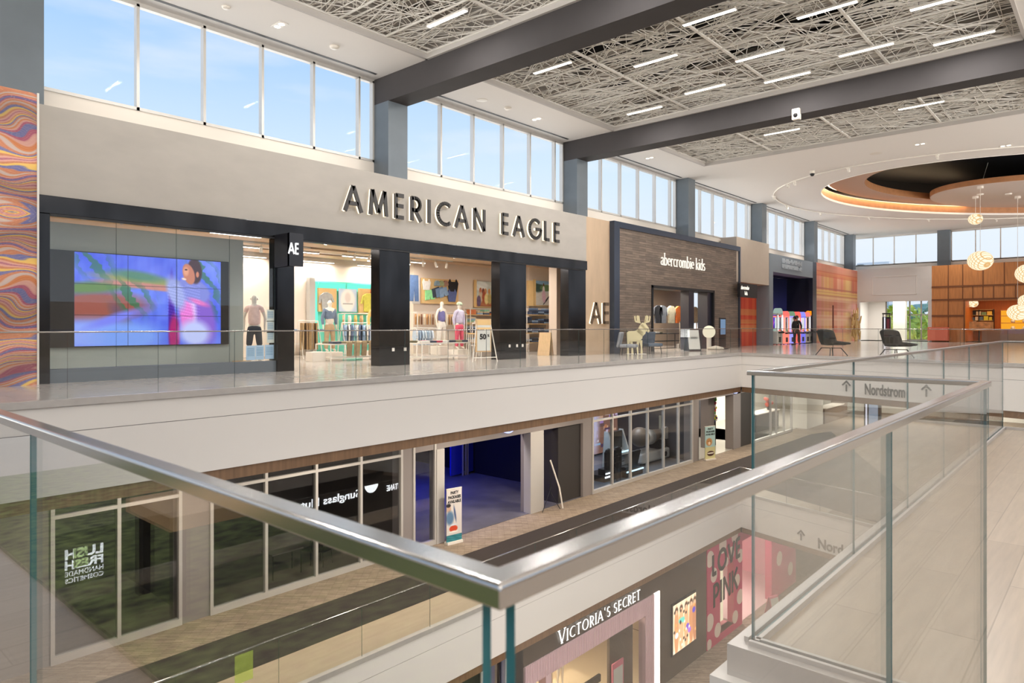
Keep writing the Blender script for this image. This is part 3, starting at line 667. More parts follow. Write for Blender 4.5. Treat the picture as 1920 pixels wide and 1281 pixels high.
# metal curb around the near platform edges
cb = MB()
cb.box(XB-.07, XB+.05, YA+.02, YC+.07, Z3N-.11, Z3N+.012).box(XB+.05, XD+.05, YC-.03, YC+.07, Z3N-.11, Z3N+.012).box(XR+.05, XB-.07, YA-.03, YA+.05, Z3N-.12, Z3N+.012).box(XR-.03, XR+.05, YA-.03, 9.5, Z3N-.12, Z3N+.012)
struct('trim_13', cb, shoe, 'satin metal curb along the edge of the near walkway')
struct('wall_front', MB().box(XB-.12, XB+.02, YA+.03, YC+.12, -2.65, Z3N-.11).box(XB+.02, XD+.02, YC-.3, YC+.12, -2.65, Z3N-.11).box(XR-.2, XB-.12, YA-.3, YA+.03, -2.65, Z3N-.12), white, 'white fascia under the metal curb')
j1 = [3.41+1.36*k-(-6) for k in range(-6, 19) if 3.41+1.36*k > -5.9]
guard('long glass railing with thin steel cap before the upper storefronts', [(-6, YE), (29, YE), edge(20)], [j1, [1.36*k+.6 for k in range(14)]], -.075, Z3, steel, .05, .022)
j2 = [3.0+1.98*k+9 for k in range(-5, 13)]
guard('glass railing of the middle level, thin light cap seen from above', [(-8.9, YE+.05), (29.0, YE+.05), edge(20)], [j2, [1.5*k+.8 for k in range(12)]], Z2+1.12, Z2, steel, .05, .03)
# ================= clothing store front (left, big)
YS = YF
t = thing('store_front_frame', 'black steel frame and piers of the clothing store front', 'store front', (13.2, YS, Z3))
MB().box(3.9, 22.6, YS-.05, YS+.35, 2.27, 2.63).build('head_beam', blackst, t, bevel=.01)
MB().box(4.12, 22.4, YS-.06, YS-.04, 2.225, 2.27).build('light_reveal', blackp, t)
for a, b in ((3.9, 4.12), (9.08, 9.56), (12.3, 13.45), (17.45, 18.87), (21.4, 22.56)):
    MB().box(a, b if b-a < .6 else b-(.02), YS-.02, YS+.4, Z3, 2.27).build('pier', blackst, t, bevel=.01)
for x in (12.75, 13.2, 17.9, 18.3, 18.6):
    MB().box(x, x+.09, YS-.03, YS-.015, Z3+.42, Z3+.52).build('socket_plate', wmetal, t)
MB().box(4.12, 9.08, YS+.05, YS+.3, Z3, Z3+.28).build('base_sill', mat('slate_sill', rgb(104, 112, 120), .35), t)
t = thing('shop_window', 'tall four-pane shop window in front of the video wall', 'shop window', (6.6, YS+.1, Z3+.28))
xs = [4.12]+[XA(p, YS) for p in (221, 334, 434)]+[9.08]
for a, b in zip(xs, xs[1:]): pane(MB(), (a+.006, YS+.1), (b-.006, YS+.1), Z3+.28, 2.27, .012).build('glass_sheet', [pglass, edged], t)
for x in (XA(395, YS), ): pass
# video wall
vw = thing('video_wall', 'large video wall showing a blurred person in blue and purple behind the shop window', 'video wall', (6.6, 17.3, Z3))
MB().box(4.35, 8.85, 17.42, 17.6, Z3, 2.29).build('backing_panel', mat('pale_green_grey', rgb(190, 196, 188), .5), vw)
MB().box(4.25, 8.42, 17.34, 17.42, -.46, 1.68).build('screen_bezel', blackp, vw)
def screen(U, V):
    im = const(U, (88, 110, 232)); n1 = sn(U, V, 3, 2, 1); n2 = sn(U, V, 9, 1.5, 2); n3 = sn(U, V, 14, 3, 4)
    im += .10*n1[..., None]*np.array([1, .9, .4])+.07*n2[..., None]*np.array([.6, 1, .6])
    B = lambda *a, **k: blob(im, U, V, *a, **dict(asp=1.78, **k))
    im = B(.12, .42, .6, .16, (150, 82, 72), ang=.05, soft=.5); im = B(.1, .63, .45, .06, (96, 130, 70), ang=.08, soft=.8)
    im = B(.45, .72, .55, .06, (150, 150, 90), ang=-.08, soft=.7); im = B(.4, .78, .3, .05, (80, 130, 110), ang=-.1, soft=.9)
    im = B(.5, .66, .62, .035, (196, 130, 120), ang=-.07, soft=.6)
    for x, y, s in ((.07, .93, 1), (.16, .85, .9), (.3, .6, .9), (.37, .55, 1), (.43, .5, .8), (.83, .95, 1), (.9, .8, 1), (.95, .6, .8), (.33, .4, 1), (.92, .4, .8)):
        w = (np.sin((U*60+V*22+sn(U, V, 4, 4, 9)*2))>.1)*np.exp(-(((U-x)*1.78/.13)**2+((V-y)/.13)**2)); im = im*(1-.75*s*w[..., None])+np.array((40, 110, 70))/255.*.75*s*w[..., None]
    im = B(.28, .33, .16, .07, (110, 80, 100), ang=-.9, soft=.9); im = B(.1, .13, .5, .16, (140, 165, 246), soft=.8); im = B(.35, .1, .4, .16, (120, 160, 244), soft=.8)
    im = B(.25, .3, .3, .05, (120, 130, 240), ang=.3, soft=.9); im = B(.63, .3, .04, .5, (60, 20, 160), soft=.5)
    im = B(.65, .12, .07, .22, (170, 20, 110), soft=.5)
    im = B(.8, .40, .19, .40, (98, 76, 200), ang=.12, soft=.2); im = B(.86, .34, .16, .34, (132, 96, 206), ang=.3, soft=.4); im = B(.75, .45, .1, .3, (214, 190, 244), ang=.15, soft=.5); im = B(.74, .33, .09, .24, (226, 120, 210), ang=.1, soft=.6)
    im = B(.79, .63, .22, .14, (122, 130, 214), ang=-.25, soft=.2); im = B(.66, .6, .1, .2, (150, 160, 222), ang=.4, soft=.5); im = B(.8, .13, .2, .15, (190, 200, 250), ang=-.1, soft=.6)
    im = B(.83, .5, .13, .03, (220, 110, 190), ang=-.3, soft=.9)
    im = B(.80, .87, .095, .15, (62, 32, 44), ang=.1, soft=.2); im = B(.755, .83, .075, .125, (196, 122, 96), ang=.35, soft=.15); im = B(.735, .86, .035, .05, (228, 158, 126), soft=.7)
    im = B(.82, .83, .02, .035, (206, 130, 100), soft=.3); im = B(.72, .77, .03, .012, (240, 214, 200), ang=-.2, soft=.5); im = B(.735, .88, .018, .01, (70, 35, 40), soft=.4)
    w = (np.sin(U*70+V*180) > .6)*(np.abs(U-.72) < .12)*(V > .3)*(V < .7); im += .08*w[..., None]
    im = im*(1-.55*((np.abs(V-1/3.) < .003)|(np.abs(V-.665) < .003)|(np.abs(U-.333) < .0018)|(np.abs(U-.667) < .0018))[..., None])
    return im
paint('screen', (4.9, 17.33, -.44), UX, UZ, 3.3, 2.1, 260, 160, screen, attrmat('screen_emission', .95), vw)
# AE blade sign
dgrey = mat('letter_grey', rgb(58, 54, 52), .5); halo = emit('warm_halo', (1, .84, .6, 1), 1.8)
t = thing('blade_sign', 'black blade sign with white AE letters hanging by the store entrance', 'sign', (9.4, 15.6, 1.45))
bx = XA(532, 15.6); MB().box(bx, bx+.12, 15.35, 16.05, 1.5, 2.32).build('sign_box', blackp, t)
bxx = XA(568, 15.35)
MB().box(bx, bxx, 15.33, 15.42, 1.5, 2.32).build('face_panel', mat('sign_face', rgb(34, 36, 44), .35), t)
a0 = XA(541, 15.33); sign_strokes('AE', (a0, 15.33, 1.80), (.72, 0, 0), UZ, .27, .045, .045, emit('sign_white', (1, 1, 1, 1), 1.3), t, depth=.02, off=.0)
# main signs
t = thing('store_sign', 'large dark halo-lit letters AMERICAN EAGLE on the grey plaster band', 'sign', (16, YF-.1, 3.15), group=None)
W = sign_strokes('AMERICAN EAGLE', (11.05, YF, 3.2), UX, UZ, .72, .118, .285, dgrey, t, halo=halo, off=.09, depth=.04, sp=.78)
print('AE width', W)
t = thing('store_sign', 'dark halo-lit letters AE on the beige stone pier', 'sign', (23.3, YF-.05, .1), group=None)
x1 = XA(1105, YF+.03)
sign_strokes('AE', (x1, YF+.03, .12), UX, UZ, .86, .13, .2, mat('letter_bronze', rgb(96, 78, 60), .4), t, halo=halo, off=.08, depth=.04)
t = thing('store_sign', 'small glowing cream letters abercrombie kids on the wood plank wall', 'sign', (30.8, 15.9, 3.0), group=None)
q = PY(1237, 499, 15.98); q2 = PY(1326, 512, 15.98)
cream = emit('cream_letters', (1, .92, .78, 1), 1.05)
W = sign_strokes('abercrombie kids', (q[0], 15.97, 2.86), UX, UZ, .54, .05, .06, cream, t, serif=True, off=.04, depth=.03, sp=.3)
print('abk', W, q2[0]-q[0])
# abercrombie blade sign
x = XA(1386, 15.6); t = thing('blade_sign', 'black blade sign reading abercrombie kids in front of the red plaid wall', 'sign', (x+1, 15.6, 1.6))
xb = XA(1418, 15.6); MB().box(x, xb, 15.55, 15.7, 1.62, 2.38).build('sign_box', blackp, t)
sign_strokes('abercrombie', (x+.12, 15.55, 2.05), UX, UZ, .2, .03, .01, cream, t, depth=.01, off=.0)
sign_strokes('kids', (x+.62, 15.55, 1.75), UX, UZ, .2, .03, .02, cream, t, depth=.01, off=.0)
# arcade sign on the portal
t = thing('store_sign', 'faint ribbed white lettering on the blue-grey arcade portal', 'sign', (45.5, 15.9, 3.6))
mb = MB(); r = random.Random(4); x0, x1 = XA(1466, 15.95), XA(1503, 15.95)
for row, (za, zb) in enumerate(((4.0, 4.3), (3.68, 3.95))):
    xx = x0
    while xx < x1: mb.box(xx, xx+.09, 15.9, 15.95, za+(0 if r.random() < .8 else .1), zb-(0 if r.random() < .8 else .1)); xx += .17
    mb.box(x0, x1, 15.92, 15.95, za, za+.04)
mb.build('lettering', mat('pale_letters', rgb(176, 184, 190), .5), t)
# ================= mural
def mural(U, V):
    z = V*5.72; x = U*3.05; zz = np.abs(z-3.35)
    wv_ = .20*np.sin(x*2.1+zz*1.3+.5)+.13*np.sin(x*4.2-zz*2.2)+.05*np.sin(x*7+zz*5)
    s = zz+.15*np.sin(x*2.0+zz*2.3+.5)+.07*np.sin(x*4.1-zz*3.4)+.05*np.sin(x*6.5+zz*6)+.5*np.maximum(0, .45-zz)*np.abs(x-2.75)
    f = s*36+2.8*np.sin(s*6+x*.9)+1.6*np.sin(s*15-x*2)+1.2*np.sin(x*3.1+s*4)
    pal = np.array([(200, 122, 138), (222, 142, 104), (244, 190, 104), (244, 214, 190), (176, 130, 170), (126, 124, 176), (196, 100, 124), (238, 176, 160), (120, 92, 112), (232, 140, 84), (252, 206, 110), (170, 120, 160), (222, 196, 186), (196, 96, 96)])/255.
    i = np.floor(f).astype(int); fr = f-np.floor(f)
    def h(k): return pal[(k*7+(k*k)//3) % len(pal)]
    w = np.clip((fr-.75)*4, 0, 1)[..., None]; im = h(i)*(1-w)+h(i+1)*w
    line = ((f*2.3) % 1 < .14)[..., None]; im = im*(1-.35*line)+.35*line*np.array([.98, .86, .66])
    im *= (.86+.14*np.sin(s*5+x*.7))[..., None]
    return im
mu = thing('mural_panel', 'wall mural of flowing orange, pink, purple and yellow waves at the left edge', 'mural', (2.3, 15.9, Z3))
paint('painted_face', (.8, 15.9, Z3), UX, UZ, 3.05, 5.72, 150, 900, mural, attrmat('paint_matte', 0, .6), mu)
MB().box(.8, 3.85, 15.93, 16.4, Z3, 4.57).build('panel_body', white, mu)
MB().box(3.85, 3.885, 15.88, 16.4, Z3, 4.58).build('edge_strip', wmetal, mu)
# ================= plaid walls
def plaid(c0, cols, seed, nv, nh, fade=None):
    def f(U, V):
        r = np.random.RandomState(seed); im = const(U, c0)
        for k in range(nv):
            x, w_ = r.uniform(0, 1), r.choice([.006, .015, .05, .08]); c = np.array(cols[r.randint(len(cols))])/255.; m = (np.abs(U-x) < w_)[..., None]*.5; im = im*(1-m)+c*m
        for k in range(nh):
            y, w_ = r.uniform(0, 1), r.choice([.004, .012, .035, .05]); c = np.array(cols[r.randint(len(cols))])/255.; m = (np.abs(V-y) < w_)[..., None]*.5; im = im*(1-m)+c*m
        return im
    return f
pm = attrmat('paint_matte', 0, .6)
t = paint('plaid_wall_panel', (36.8, 16.75, Z3), UX, UZ, 4.7, 3.7, 160, 150, plaid((214, 72, 46), [(222, 178, 104), (230, 190, 120), (190, 36, 28), (236, 120, 80)], 3, 9, 9), pm, back=.1); tag(t, 'red, orange and tan plaid wall panel next to the plank storefront', 'wall panel')
t = paint('plaid_wall_panel', (50.02, 15.98, Z3), UX, UZ, 10, 5.65, 300, 260, plaid((216, 128, 96), [(240, 205, 170), (232, 196, 120), (204, 96, 66), (235, 170, 150), (188, 110, 90)], 12, 24, 26), pm, back=.1); tag(t, 'large orange and cream plaid wall panel near the far end wall', 'wall panel')
# ================= arcade alcove
def arcs(U, V):
    im = const(U, (52, 54, 74)); im = im*(1-.55*U[..., None])+np.array((20, 18, 70))/255.*.55*U[..., None]
    im *= (.5+.6*np.exp(-((V-.55)/.3)**2))[..., None]
    for (cx_, cy_, rx, ry, col, w_) in ((.12, .3, .36, .36, (200, 90, 255), .008), (.16, .3, .46, .37, (90, 90, 255), .007), (.05, .3, .3, .37, (255, 120, 240), .006), (.85, .2, .2, .2, (230, 60, 190), .006)):
        rr = np.sqrt(((U-cx_)/rx)**2+((V-cy_)/ry)**2); g = np.exp(-((rr-1)/(w_*4))**2)*(V > .28); im += g[..., None]*np.array(col)/255.
    g = np.exp(-(((U-.5)/.16)**2+((V-.36)/.16)**2)); im += g[..., None]*np.array((.75, .1, .65)); g = np.exp(-(((U-.66)/.1)**2+((V-.34)/.12)**2)); im += g[..., None]*np.array((.05, .1, .9))
    return im
t = paint('arcade_mural', (42.0, 17.9, Z3), UX, UZ, 7.7, 4.5, 180, 110, arcs, attrmat('arcade_emission', .5), back=.1); tag(t, 'dark back wall of the arcade alcove with glowing pink and blue arcs', 'mural')
struct('ceiling', MB().box(41.9, 52.4, 16.9, 18.2, 3.36, 3.5), navy, 'dark ceiling of the arcade alcove')
# claw machines
def claw(body, lit, top, screen_c, label):
    t = thing('claw_machine', label, 'claw machine', (0, 0, 0), group='claw machines in the arcade alcove')
    MB().box(-.4, .4, -.4, .4, .05, .78).build('cabinet', body, t, bevel=.03, local=True)
    mb = MB(); [mb.box(a, a+.06, b, b+.06, .78, 1.75) for a in (-.4, .34) for b in (-.4, .34)]; mb.box(-.4, .4, -.4, .4, 1.72, 1.8).build('glass_frame', body, t, local=True)
    MB().box(-.33, .33, .2, .25, .8, 1.7).build('lit_back', screen_c, t, local=True); MB().box(-.34, .34, -.385, -.375, .8, 1.72).build('window_glass', pglass, t, local=True)
    MB().box(-.37, -.32, -.42, -.4, .82, 1.7).box(.32, .37, -.42, -.4, .82, 1.7).build('light_tube', lit, t, local=True)
    MB().prism([(.36*math.cos(a), 1.8+.3*math.sin(a)) for a in [PI*k/10 for k in range(11)]], -.42, -.1).build('topper', top, t, local=True)
    mb = MB(); r = random.Random(label); [mb.ball((r.uniform(-.28, .28), r.uniform(-.25, .15), .86), .09, 8) for k in range(9)]; mb.build('plush_prizes', top, t, local=True)
    MB().box(-.3, .3, -.55, -.4, .66, .76).tube((-.1, -.5, .76), (-.1, -.5, .86), .02, 6).tube((.12, -.5, .76), (.12, -.5, .79), .035, 8).build('control_shelf', blackp, t, local=True)
    MB().box(-.2, .1, -.42, -.395, .15, .45).build('prize_door', blackp, t, local=True)
    mb = MB(); [mb.tube((a, b, 0), (a, b, .06), .04, 8) for a in (-.32, .32) for b in (-.32, .32)]; mb.build('foot', blackp, t, local=True)
    return t
wh = mat('machine_white', rgb(222, 220, 214), .35)
def em(n, c, s): return emit(n, tuple(c)+(1,), s)
cm = [(1451, wh, (.95, .97, 1), 2.0, (150, 170, 160), 'white claw machine with a grey topper, leftmost in the alcove', 1.08),
      (1464, em('coral_body', (1, .22, .16), 1.1), (1, .3, .2), 2, (255, 120, 110), 'glowing coral red claw machine with a round red topper, left of the violet one', 1),
      (1475, em('violet_body', (.32, .3, 1), 1.1), (.4, .4, 1), 2, (120, 150, 120), 'glowing violet claw machine with a green topper', 1),
      (1486, em('red_body', (1, .15, .12), 1.0), (1, .3, .2), 1.5, (255, 110, 100), 'red glowing claw machine between the violet machine and the couple', 1),
      (1495, em('blue_body', (.2, .2, .9), .9), (.5, .4, 1), 1.5, (150, 150, 255), 'blue claw machine behind the couple with a round lilac topper', 1),
      (1504, wh, (1, .5, .4), 1.5, (255, 130, 120), 'white claw machine with a round coral topper just right of the couple', 1),
      (1511, wh, (.95, .97, 1), 2.5, (250, 150, 30), 'white claw machine with an orange M-shaped topper', 1.05),
      (1521, wh, (.95, .97, 1), 2.5, (240, 200, 60), 'white claw machine with a yellow topper, rightmost in the alcove', 1.1)]
for i, (px, body, lc, ls, tc_, lb, k) in enumerate(cm):
    t = claw(body, em('tube%d' % i, lc, ls), em('top%d' % i, [c/255. for c in s2l([x/255 for x in tc_])] if 0 else s2l([x/255 for x in tc_]), .9), em('lit%d' % i, (.75, .8, .85), .7), lb)
    Y = 16.45; t.location = (XA(px, Y), Y, Z3); t.scale = (1.12, 1, 1.02*k)
# ================= people and mannequins: one skinned surface with clothes over it
def skin(name, joints, edges, m, parent, sub=2, extra=None, local=True):
    me = bpy.data.meshes.new(name); me.from_pydata([j[:3] for j in joints], edges, [])
    o = bpy.data.objects.new(name, me); C.objects.link(o)
    md = o.modifiers.new('sk', 'SKIN'); ss = o.modifiers.new('ss', 'SUBSURF'); ss.levels = sub; ss.render_levels = sub
    for i, j in enumerate(joints):
        sv = me.skin_vertices[0].data[i]; sv.radius = (j[3], j[4] if len(j) > 4 else j[3]); sv.use_root = (i == 0)
    dg = bpy.context.evaluated_depsgraph_get(); me2 = bpy.data.meshes.new_from_object(o.evaluated_get(dg))
    bpy.data.objects.remove(o); bpy.data.meshes.remove(me); me2.materials.clear(); me2.materials.append(m)
    if extra is not None:
        bm = bmesh.new(); bm.from_mesh(me2); tmp = bpy.data.meshes.new('x'); tmp.from_pydata([tuple(v) for v in extra.v], [], extra.f); bm.from_mesh(tmp); bm.to_mesh(me2); bm.free(); bpy.data.meshes.remove(tmp)
    me2.polygons.foreach_set('use_smooth', [True]*len(me2.polygons))
    o = bpy.data.objects.new(name, me2); C.objects.link(o); o.parent = parent; return o
def figure(t, body, top=None, bottom=None, hair=None, hat=None, arms=((.26, .02), (.26, .02)), h=1.8, shorts=False, sleeve=True, stance=.1, shoes=None, jacket=None, skirt=False):
    k = h/1.8
    def J(*a): return tuple(x*k for x in a)
    def arm(s, hx, hy, r=1.0):
        sh = (s*.18, 0, 1.45); elb = (s*(.18+hx*.35), hy*.2+.03, 1.17); wr = (s*hx, hy-.02, .93); return [J(*sh, .055*r, .055*r), J(*elb, .042*r, .042*r), J(*wr, .028*r, .03*r)]
    jt = [J(0, 0, .95, .14, .11), J(0, 0, 1.12, .115, .09), J(0, 0, 1.32, .145, .1), J(0, 0, 1.46, .1, .08), J(0, -.01, 1.55, .052, .052), J(0, -.02, 1.63, .075, .085), J(0, -.015, 1.72, .078, .095), J(0, -.01, 1.785, .04, .05)]
    ed = [(i, i+1) for i in range(7)]
    for s, (hx, hy) in zip((-1, 1), arms):
        n = len(jt); a = arm(s, hx, hy); jt += a; hx_, hy_, hz_ = a[2][:3]
        jt += [(hx_, hy_-.01*k, hz_-.08*k, .03*k, .017*k)]; ed += [(3, n), (n, n+1), (n+1, n+2), (n+2, n+3)]
        for f in range(5):
            if f == 4: jt += [(hx_, hy_-.05*k, hz_-.09*k, .009*k)]; ed += [(n+3, len(jt)-1)]
            else:
                dy = (f-1.5)*.019*k; L = (.07, .08, .078, .062)[f]*k; jt += [(hx_, hy_-.01*k+dy, hz_-.08*k-L, .008*k)]; ed += [(n+3, len(jt)-1)]
    for s in (-1, 1):
        n = len(jt); jt += [J(s*.095, 0, .86, .09, .09), J(s*(.095+stance*.3), -.01, .5, .058, .06), J(s*(.095+stance*.5), .0, .1, .036, .038), J(s*(.1+stance*.55), -.15, .035, .038, .028)]
        ed += [(0, n), (n, n+1), (n+1, n+2), (n+2, n+3)]
    nose = MB().ball(J(0, -.115, 1.675), .016*k, 6); nose.ball(J(-.085, 0, 1.68), .022*k, 6, 1.4).ball(J(.085, 0, 1.68), .022*k, 6, 1.4)
    skin('body', jt, ed, body, t, 1, nose)
    if top:
        jt = [J(0, 0, .93, .19, .15), J(0, 0, 1.14, .165, .13), J(0, 0, 1.32, .18, .13), J(0, 0, 1.47, .115, .09)]; ed = [(0, 1), (1, 2), (2, 3)]
        if sleeve:
            for s, (hx, hy) in zip((-1, 1), arms):
                n = len(jt); a = arm(s, hx, hy, 1.3); a[1] = a[1][:3]+(.058*k, .058*k); a[2] = a[2][:3]+(.044*k, .044*k)
                if sleeve == 'short': a = a[:2]; a[1] = tuple((p+q)/2 for p, q in zip(a[0][:3], a[1][:3]))+(.06*k, .06*k)
                jt += a; ed += [(3, n)]+[(n+i, n+i+1) for i in range(len(a)-1)]
        skin('top', jt, ed, top, t, 1)
    if jacket:
        jt = [J(0, .01, 1.02, .21, .17), J(0, .01, 1.32, .215, .165), J(0, 0, 1.475, .14, .12)]; ed = [(0, 1), (1, 2)]
        for s, (hx, hy) in zip((-1, 1), arms):
            n = len(jt); a = arm(s, hx, hy); jt += [a[0][:3]+(.075*k, .075*k), a[1][:3]+(.066*k, .066*k), a[2][:3]+(.05*k, .05*k)]; ed += [(2, n), (n, n+1), (n+1, n+2)]
        j = skin('jacket', jt, ed, jacket, t, 1)
    if bottom:
        jt = [J(0, 0, 1.0, .155, .12), J(0, 0, .9, .16, .125)]; ed = [(0, 1)]; e = .45 if shorts else .09
        for s in (-1, 1):
            n = len(jt); jt += [J(s*.1, 0, .83, .105, .105), J(s*(.095+stance*.3), -.01, .5, .082, .085), J(s*(.095+stance*.5), 0, e if not shorts else .42, .072, .075)]; ed += [(1, n), (n, n+1), (n+1, n+2)]
        skin('trousers', jt, ed, bottom, t, 1)
    if hair: MB().ball(J(0, .015, 1.73), .108*k, 14, 1.1).build('hair', hair, t, smooth=True, local=True)
    if hat: MB().lathe([(.115*k, 0), (.11*k, .06*k), (.05*k, .11*k), (.002, .115*k)], J(0, -.01, 1.72), 14).box(-.07*k, .07*k, -.2*k, -.08*k, 1.72*k, 1.735*k).build('cap', hat, t, smooth=False, local=True)
    if shoes:
        for s in (-1, 1): MB().obox(J(s*(.1+stance*.55), -.07, .045), (.09*k, .27*k, .08*k)).build('shoe', shoes, t, local=True, bevel=.02)
    return t
cl = lambda n, r, g, b, **k: mat('cloth_'+n, rgb(r, g, b), .85, var=.12, scale=9, bump=.15, **k)
skinm = mat('skin', rgb(172, 122, 98), .5); hairm = mat('dark_hair', rgb(24, 20, 20), .6)
Y = 15.35
t = thing('person', 'person in a black printed hoodie standing close to another at the claw machines', 'person', (XA(1490, Y), Y, Z3), PI+.3)
figure(t, skinm, cl('black', 26, 25, 28), cl('darkgrey', 38, 36, 38), hair=hairm, arms=((.24, -.1), (.26, .04)), h=1.78, shoes=blackp)
text('MUSIC', (.12, .16, 1.24), (-1, 0, 0), UZ, .08, cl('print', 160, 150, 140), None, .01, name='hoodie_print').parent = t
t = thing('person', 'person in dark top and brown trousers, right of the one in the printed hoodie', 'person', (XA(1497, Y), Y+.1, Z3), -1.2)
figure(t, skinm, cl('black2', 32, 28, 30), cl('brown', 74, 50, 40), hair=hairm, arms=((.24, -.12), (.24, -.1)), h=1.82, shoes=blackp)
# ================= clothing store interior
YB = 24.6; YW = 22.4; YV = 20.6
struct('wall_back', MB().box(3.9, 18.9, YB, YB+.2, Z3, 3.0), mat('store_cream', rgb(232, 218, 202), .6), 'cream back wall of the clothing store')
struct('wall_back', MB().box(18.9, 24.35, YW, YW+.2, Z3, 3.0).box(24.35, 27.2, YV, YV+.2, Z3, 3.0), mat('store_cream', 0), 'cream side-aisle wall of the clothing store with art panels')
struct('wall_back', MB().box(18.9, 19.0, YW+.2, YB+.2, Z3, 3.0).box(24.35, 24.45, YV+.2, YW+.2, Z3, 3).box(3.7, 3.9, 17, YB, Z3, 3).box(27.2, 27.3, 16.7, YV, Z3, 3), mat('store_cream', 0), 'cream side walls of the clothing store')
struct('wall_back', MB().box(22.2, 23.3, 17.3, 17.7, Z3, 2.45), mat('pillar_beige', rgb(226, 208, 190), .6), 'pale beige pillar just inside the right end of the clothing store')
struct('ceiling', MB().box(3.9, 27.2, 16.9, YB, 3.1, 3.2), mat('store_ceiling_grey', rgb(96, 96, 96), .7), 'grey ceiling of the clothing store')
sl = MB(); y = 17.2
while y < YB: sl.box(3.95, 27.1, y, y+.95, 2.78, 2.84); y += 1.5
struct('ceiling', sl, mat('store_slat_wood', rgb(214, 182, 148), .5, var=.1, scale=3, stretch=(.3, 6, 1)), 'light wood ceiling rafts of the clothing store')
# lamps
t = thing('linear_lamp', 'white linear lamp under the wood ceiling of the clothing store', 'lamp', (6.2, 18.6, 2.6), group='linear lamps inside the clothing store')
MB().box(-.75, .75, -.05, .05, .012, .08).build('housing', wmetal, t, local=True); MB().box(-.74, .74, -.045, .045, 0, .012).build('diffuser', lamp_em, t, local=True)
first = True
for (x, y) in [(6.2, 17.6), (11.2, 18.6), (13.6, 18.6), (16.4, 18.6), (9.4, 18.9), (10.8, 21.5), (13.0, 21.5), (15.5, 21.5), (18, 21.5), (20.6, 18.4), (23, 18.6), (12.5, 24.3), (15.5, 24.3), (18.2, 24.3), (18.6, 18.2)]:
    if first: t.location = (x, y, 2.6); first = False
    else: dup(t, (x, y, 2.6))
    area('lamp_light', (x, y, 2.595), (1.4, .1), 52, (1, .93, .85))
tk_n = 0
for (xa, xb, y) in ((10, 12.2, 16.9), (13.6, 17.3, 17.0), (9.8, 12.6, 20.2), (14, 19, 20.1), (4.6, 8.8, 16.9)):
    tk_n += 1
    t = thing('track_light', ('white track with small spot heads just inside the entrance left of the wide pier', 'white track with spot heads just inside the opening right of the wide pier', 'white track deeper in the store behind the blade sign', 'white track deeper in the store above the lavender mannequin', 'white track with spot heads over the video wall')[tk_n-1], 'track light', ((xa+xb)/2, y, 2.45))
    MB().box(xa, xb, y-.02, y+.02, 2.6, 2.64).build('track', wmetal, t)
    r = random.Random(tk_n); n_ = max(3, int((xb-xa)/.62))
    for k in range(n_):
        x = xa+(xb-xa)*(k+.5)/n_; dx, dy = r.uniform(-.12, .12), r.uniform(-.05, .12); h = MB().tube((x, y, 2.6), (x, y, 2.5), .015, 6).tube((x, y, 2.52), (x+dx, y+dy, 2.34), .05, 10).build('spot_head', mwhite, t)
        if r.random() < .5: MB().tube((x+dx, y+dy, 2.34), (x+dx*1.02, y+dy*1.02, 2.333), .042, 10).build('lit_lens', lamp_em, h)
# turquoise wall
tq = mat('turquoise', rgb(110, 216, 192), .5); tql = emit('turquoise_glow', (.16, .78, .6, 1), 1.15)
def R(px0, px1, y0, y1, Y): a = PY(px0, y0, Y); b = PY(px1, y1, Y); return a[0], b[0], b[2], a[2]      # x0,x1,z0,z1 from the measured outline
x0, x1, z0, z1 = R(588, 718, 526, 600, YB-.1)
t = thing('feature_wall', 'turquoise lit feature wall at the back of the clothing store', 'feature wall', ((x0+x1)/2, YB-.1, Z3))
MB().box(x0, 18.85, YB-.1, YB-.01, Z3, z1).build('wall_panel', tq, t)
for i in range(3): MB().box(x0+.25+1.35*i, x0+1.5+1.35*i, YB-.14, YB-.1, z1-.38, z1-.06).build('light_panel', tql, t)
MB().box(x0+.02, x0+.16, YB-.16, YB-.1, Z3+.4, z1-.06).build('light_strip', tql, t)
MB().box(x0-.3, x0-.05, YB-.3, YB-.05, Z3, z1+.1).build('column', mat('store_grey', rgb(196, 194, 188), .6), t)
boardw = mat('pegboard_wood', rgb(226, 190, 132), .6, var=.05, scale=3)
def shirt(w=.5, h=.66, s=.16): return [(-w*.14, h), (w*.14, h), (w*.5, h*.86), (w*.5+s*.5, h*.45), (w*.5, h*.42), (w*.4, h*.68), (w*.38, 0), (-w*.38, 0), (-w*.4, h*.68), (-w*.5, h*.42), (-w*.5-s*.5, h*.45), (-w*.5, h*.86)]
def top_(w=.42, h=.42): return [(-w*.3, h), (-w*.2, h*.8), (w*.2, h*.8), (w*.3, h), (w*.5, h*.7), (w*.34, 0), (-w*.34, 0), (-w*.5, h*.7)]
def pants(w=.36, h=.8): return [(-w/2, h), (w/2, h), (w*.55, 0), (w*.1, 0), (0, h*.55), (-w*.1, 0), (-w*.55, 0)]
def shortp(w=.36, h=.32): return [(-w/2, h), (w/2, h), (w*.6, 0), (w*.08, 0), (0, h*.3), (-w*.08, 0), (-w*.6, 0)]
def skirtp(w=.4, h=.75): return [(-w*.4, h), (w*.4, h), (w*.62, 0), (-w*.62, 0)]
def flat(kind, px, py, Y, m, lb, cat, sc_=1, tilt=0, grp=None, name='displayed_garment', th=.04):
    x, _, z = PY(px, py, Y); mb = MB(); c, s = math.cos(tilt), math.sin(tilt)
    mb.prism([((a*c-b*s)*sc_+x, (a*s+b*c)*sc_+z) for a, b in kind], Y-th, Y); o = mb.build(name, m, bevel=.008); return tag(o, lb, cat, grp)
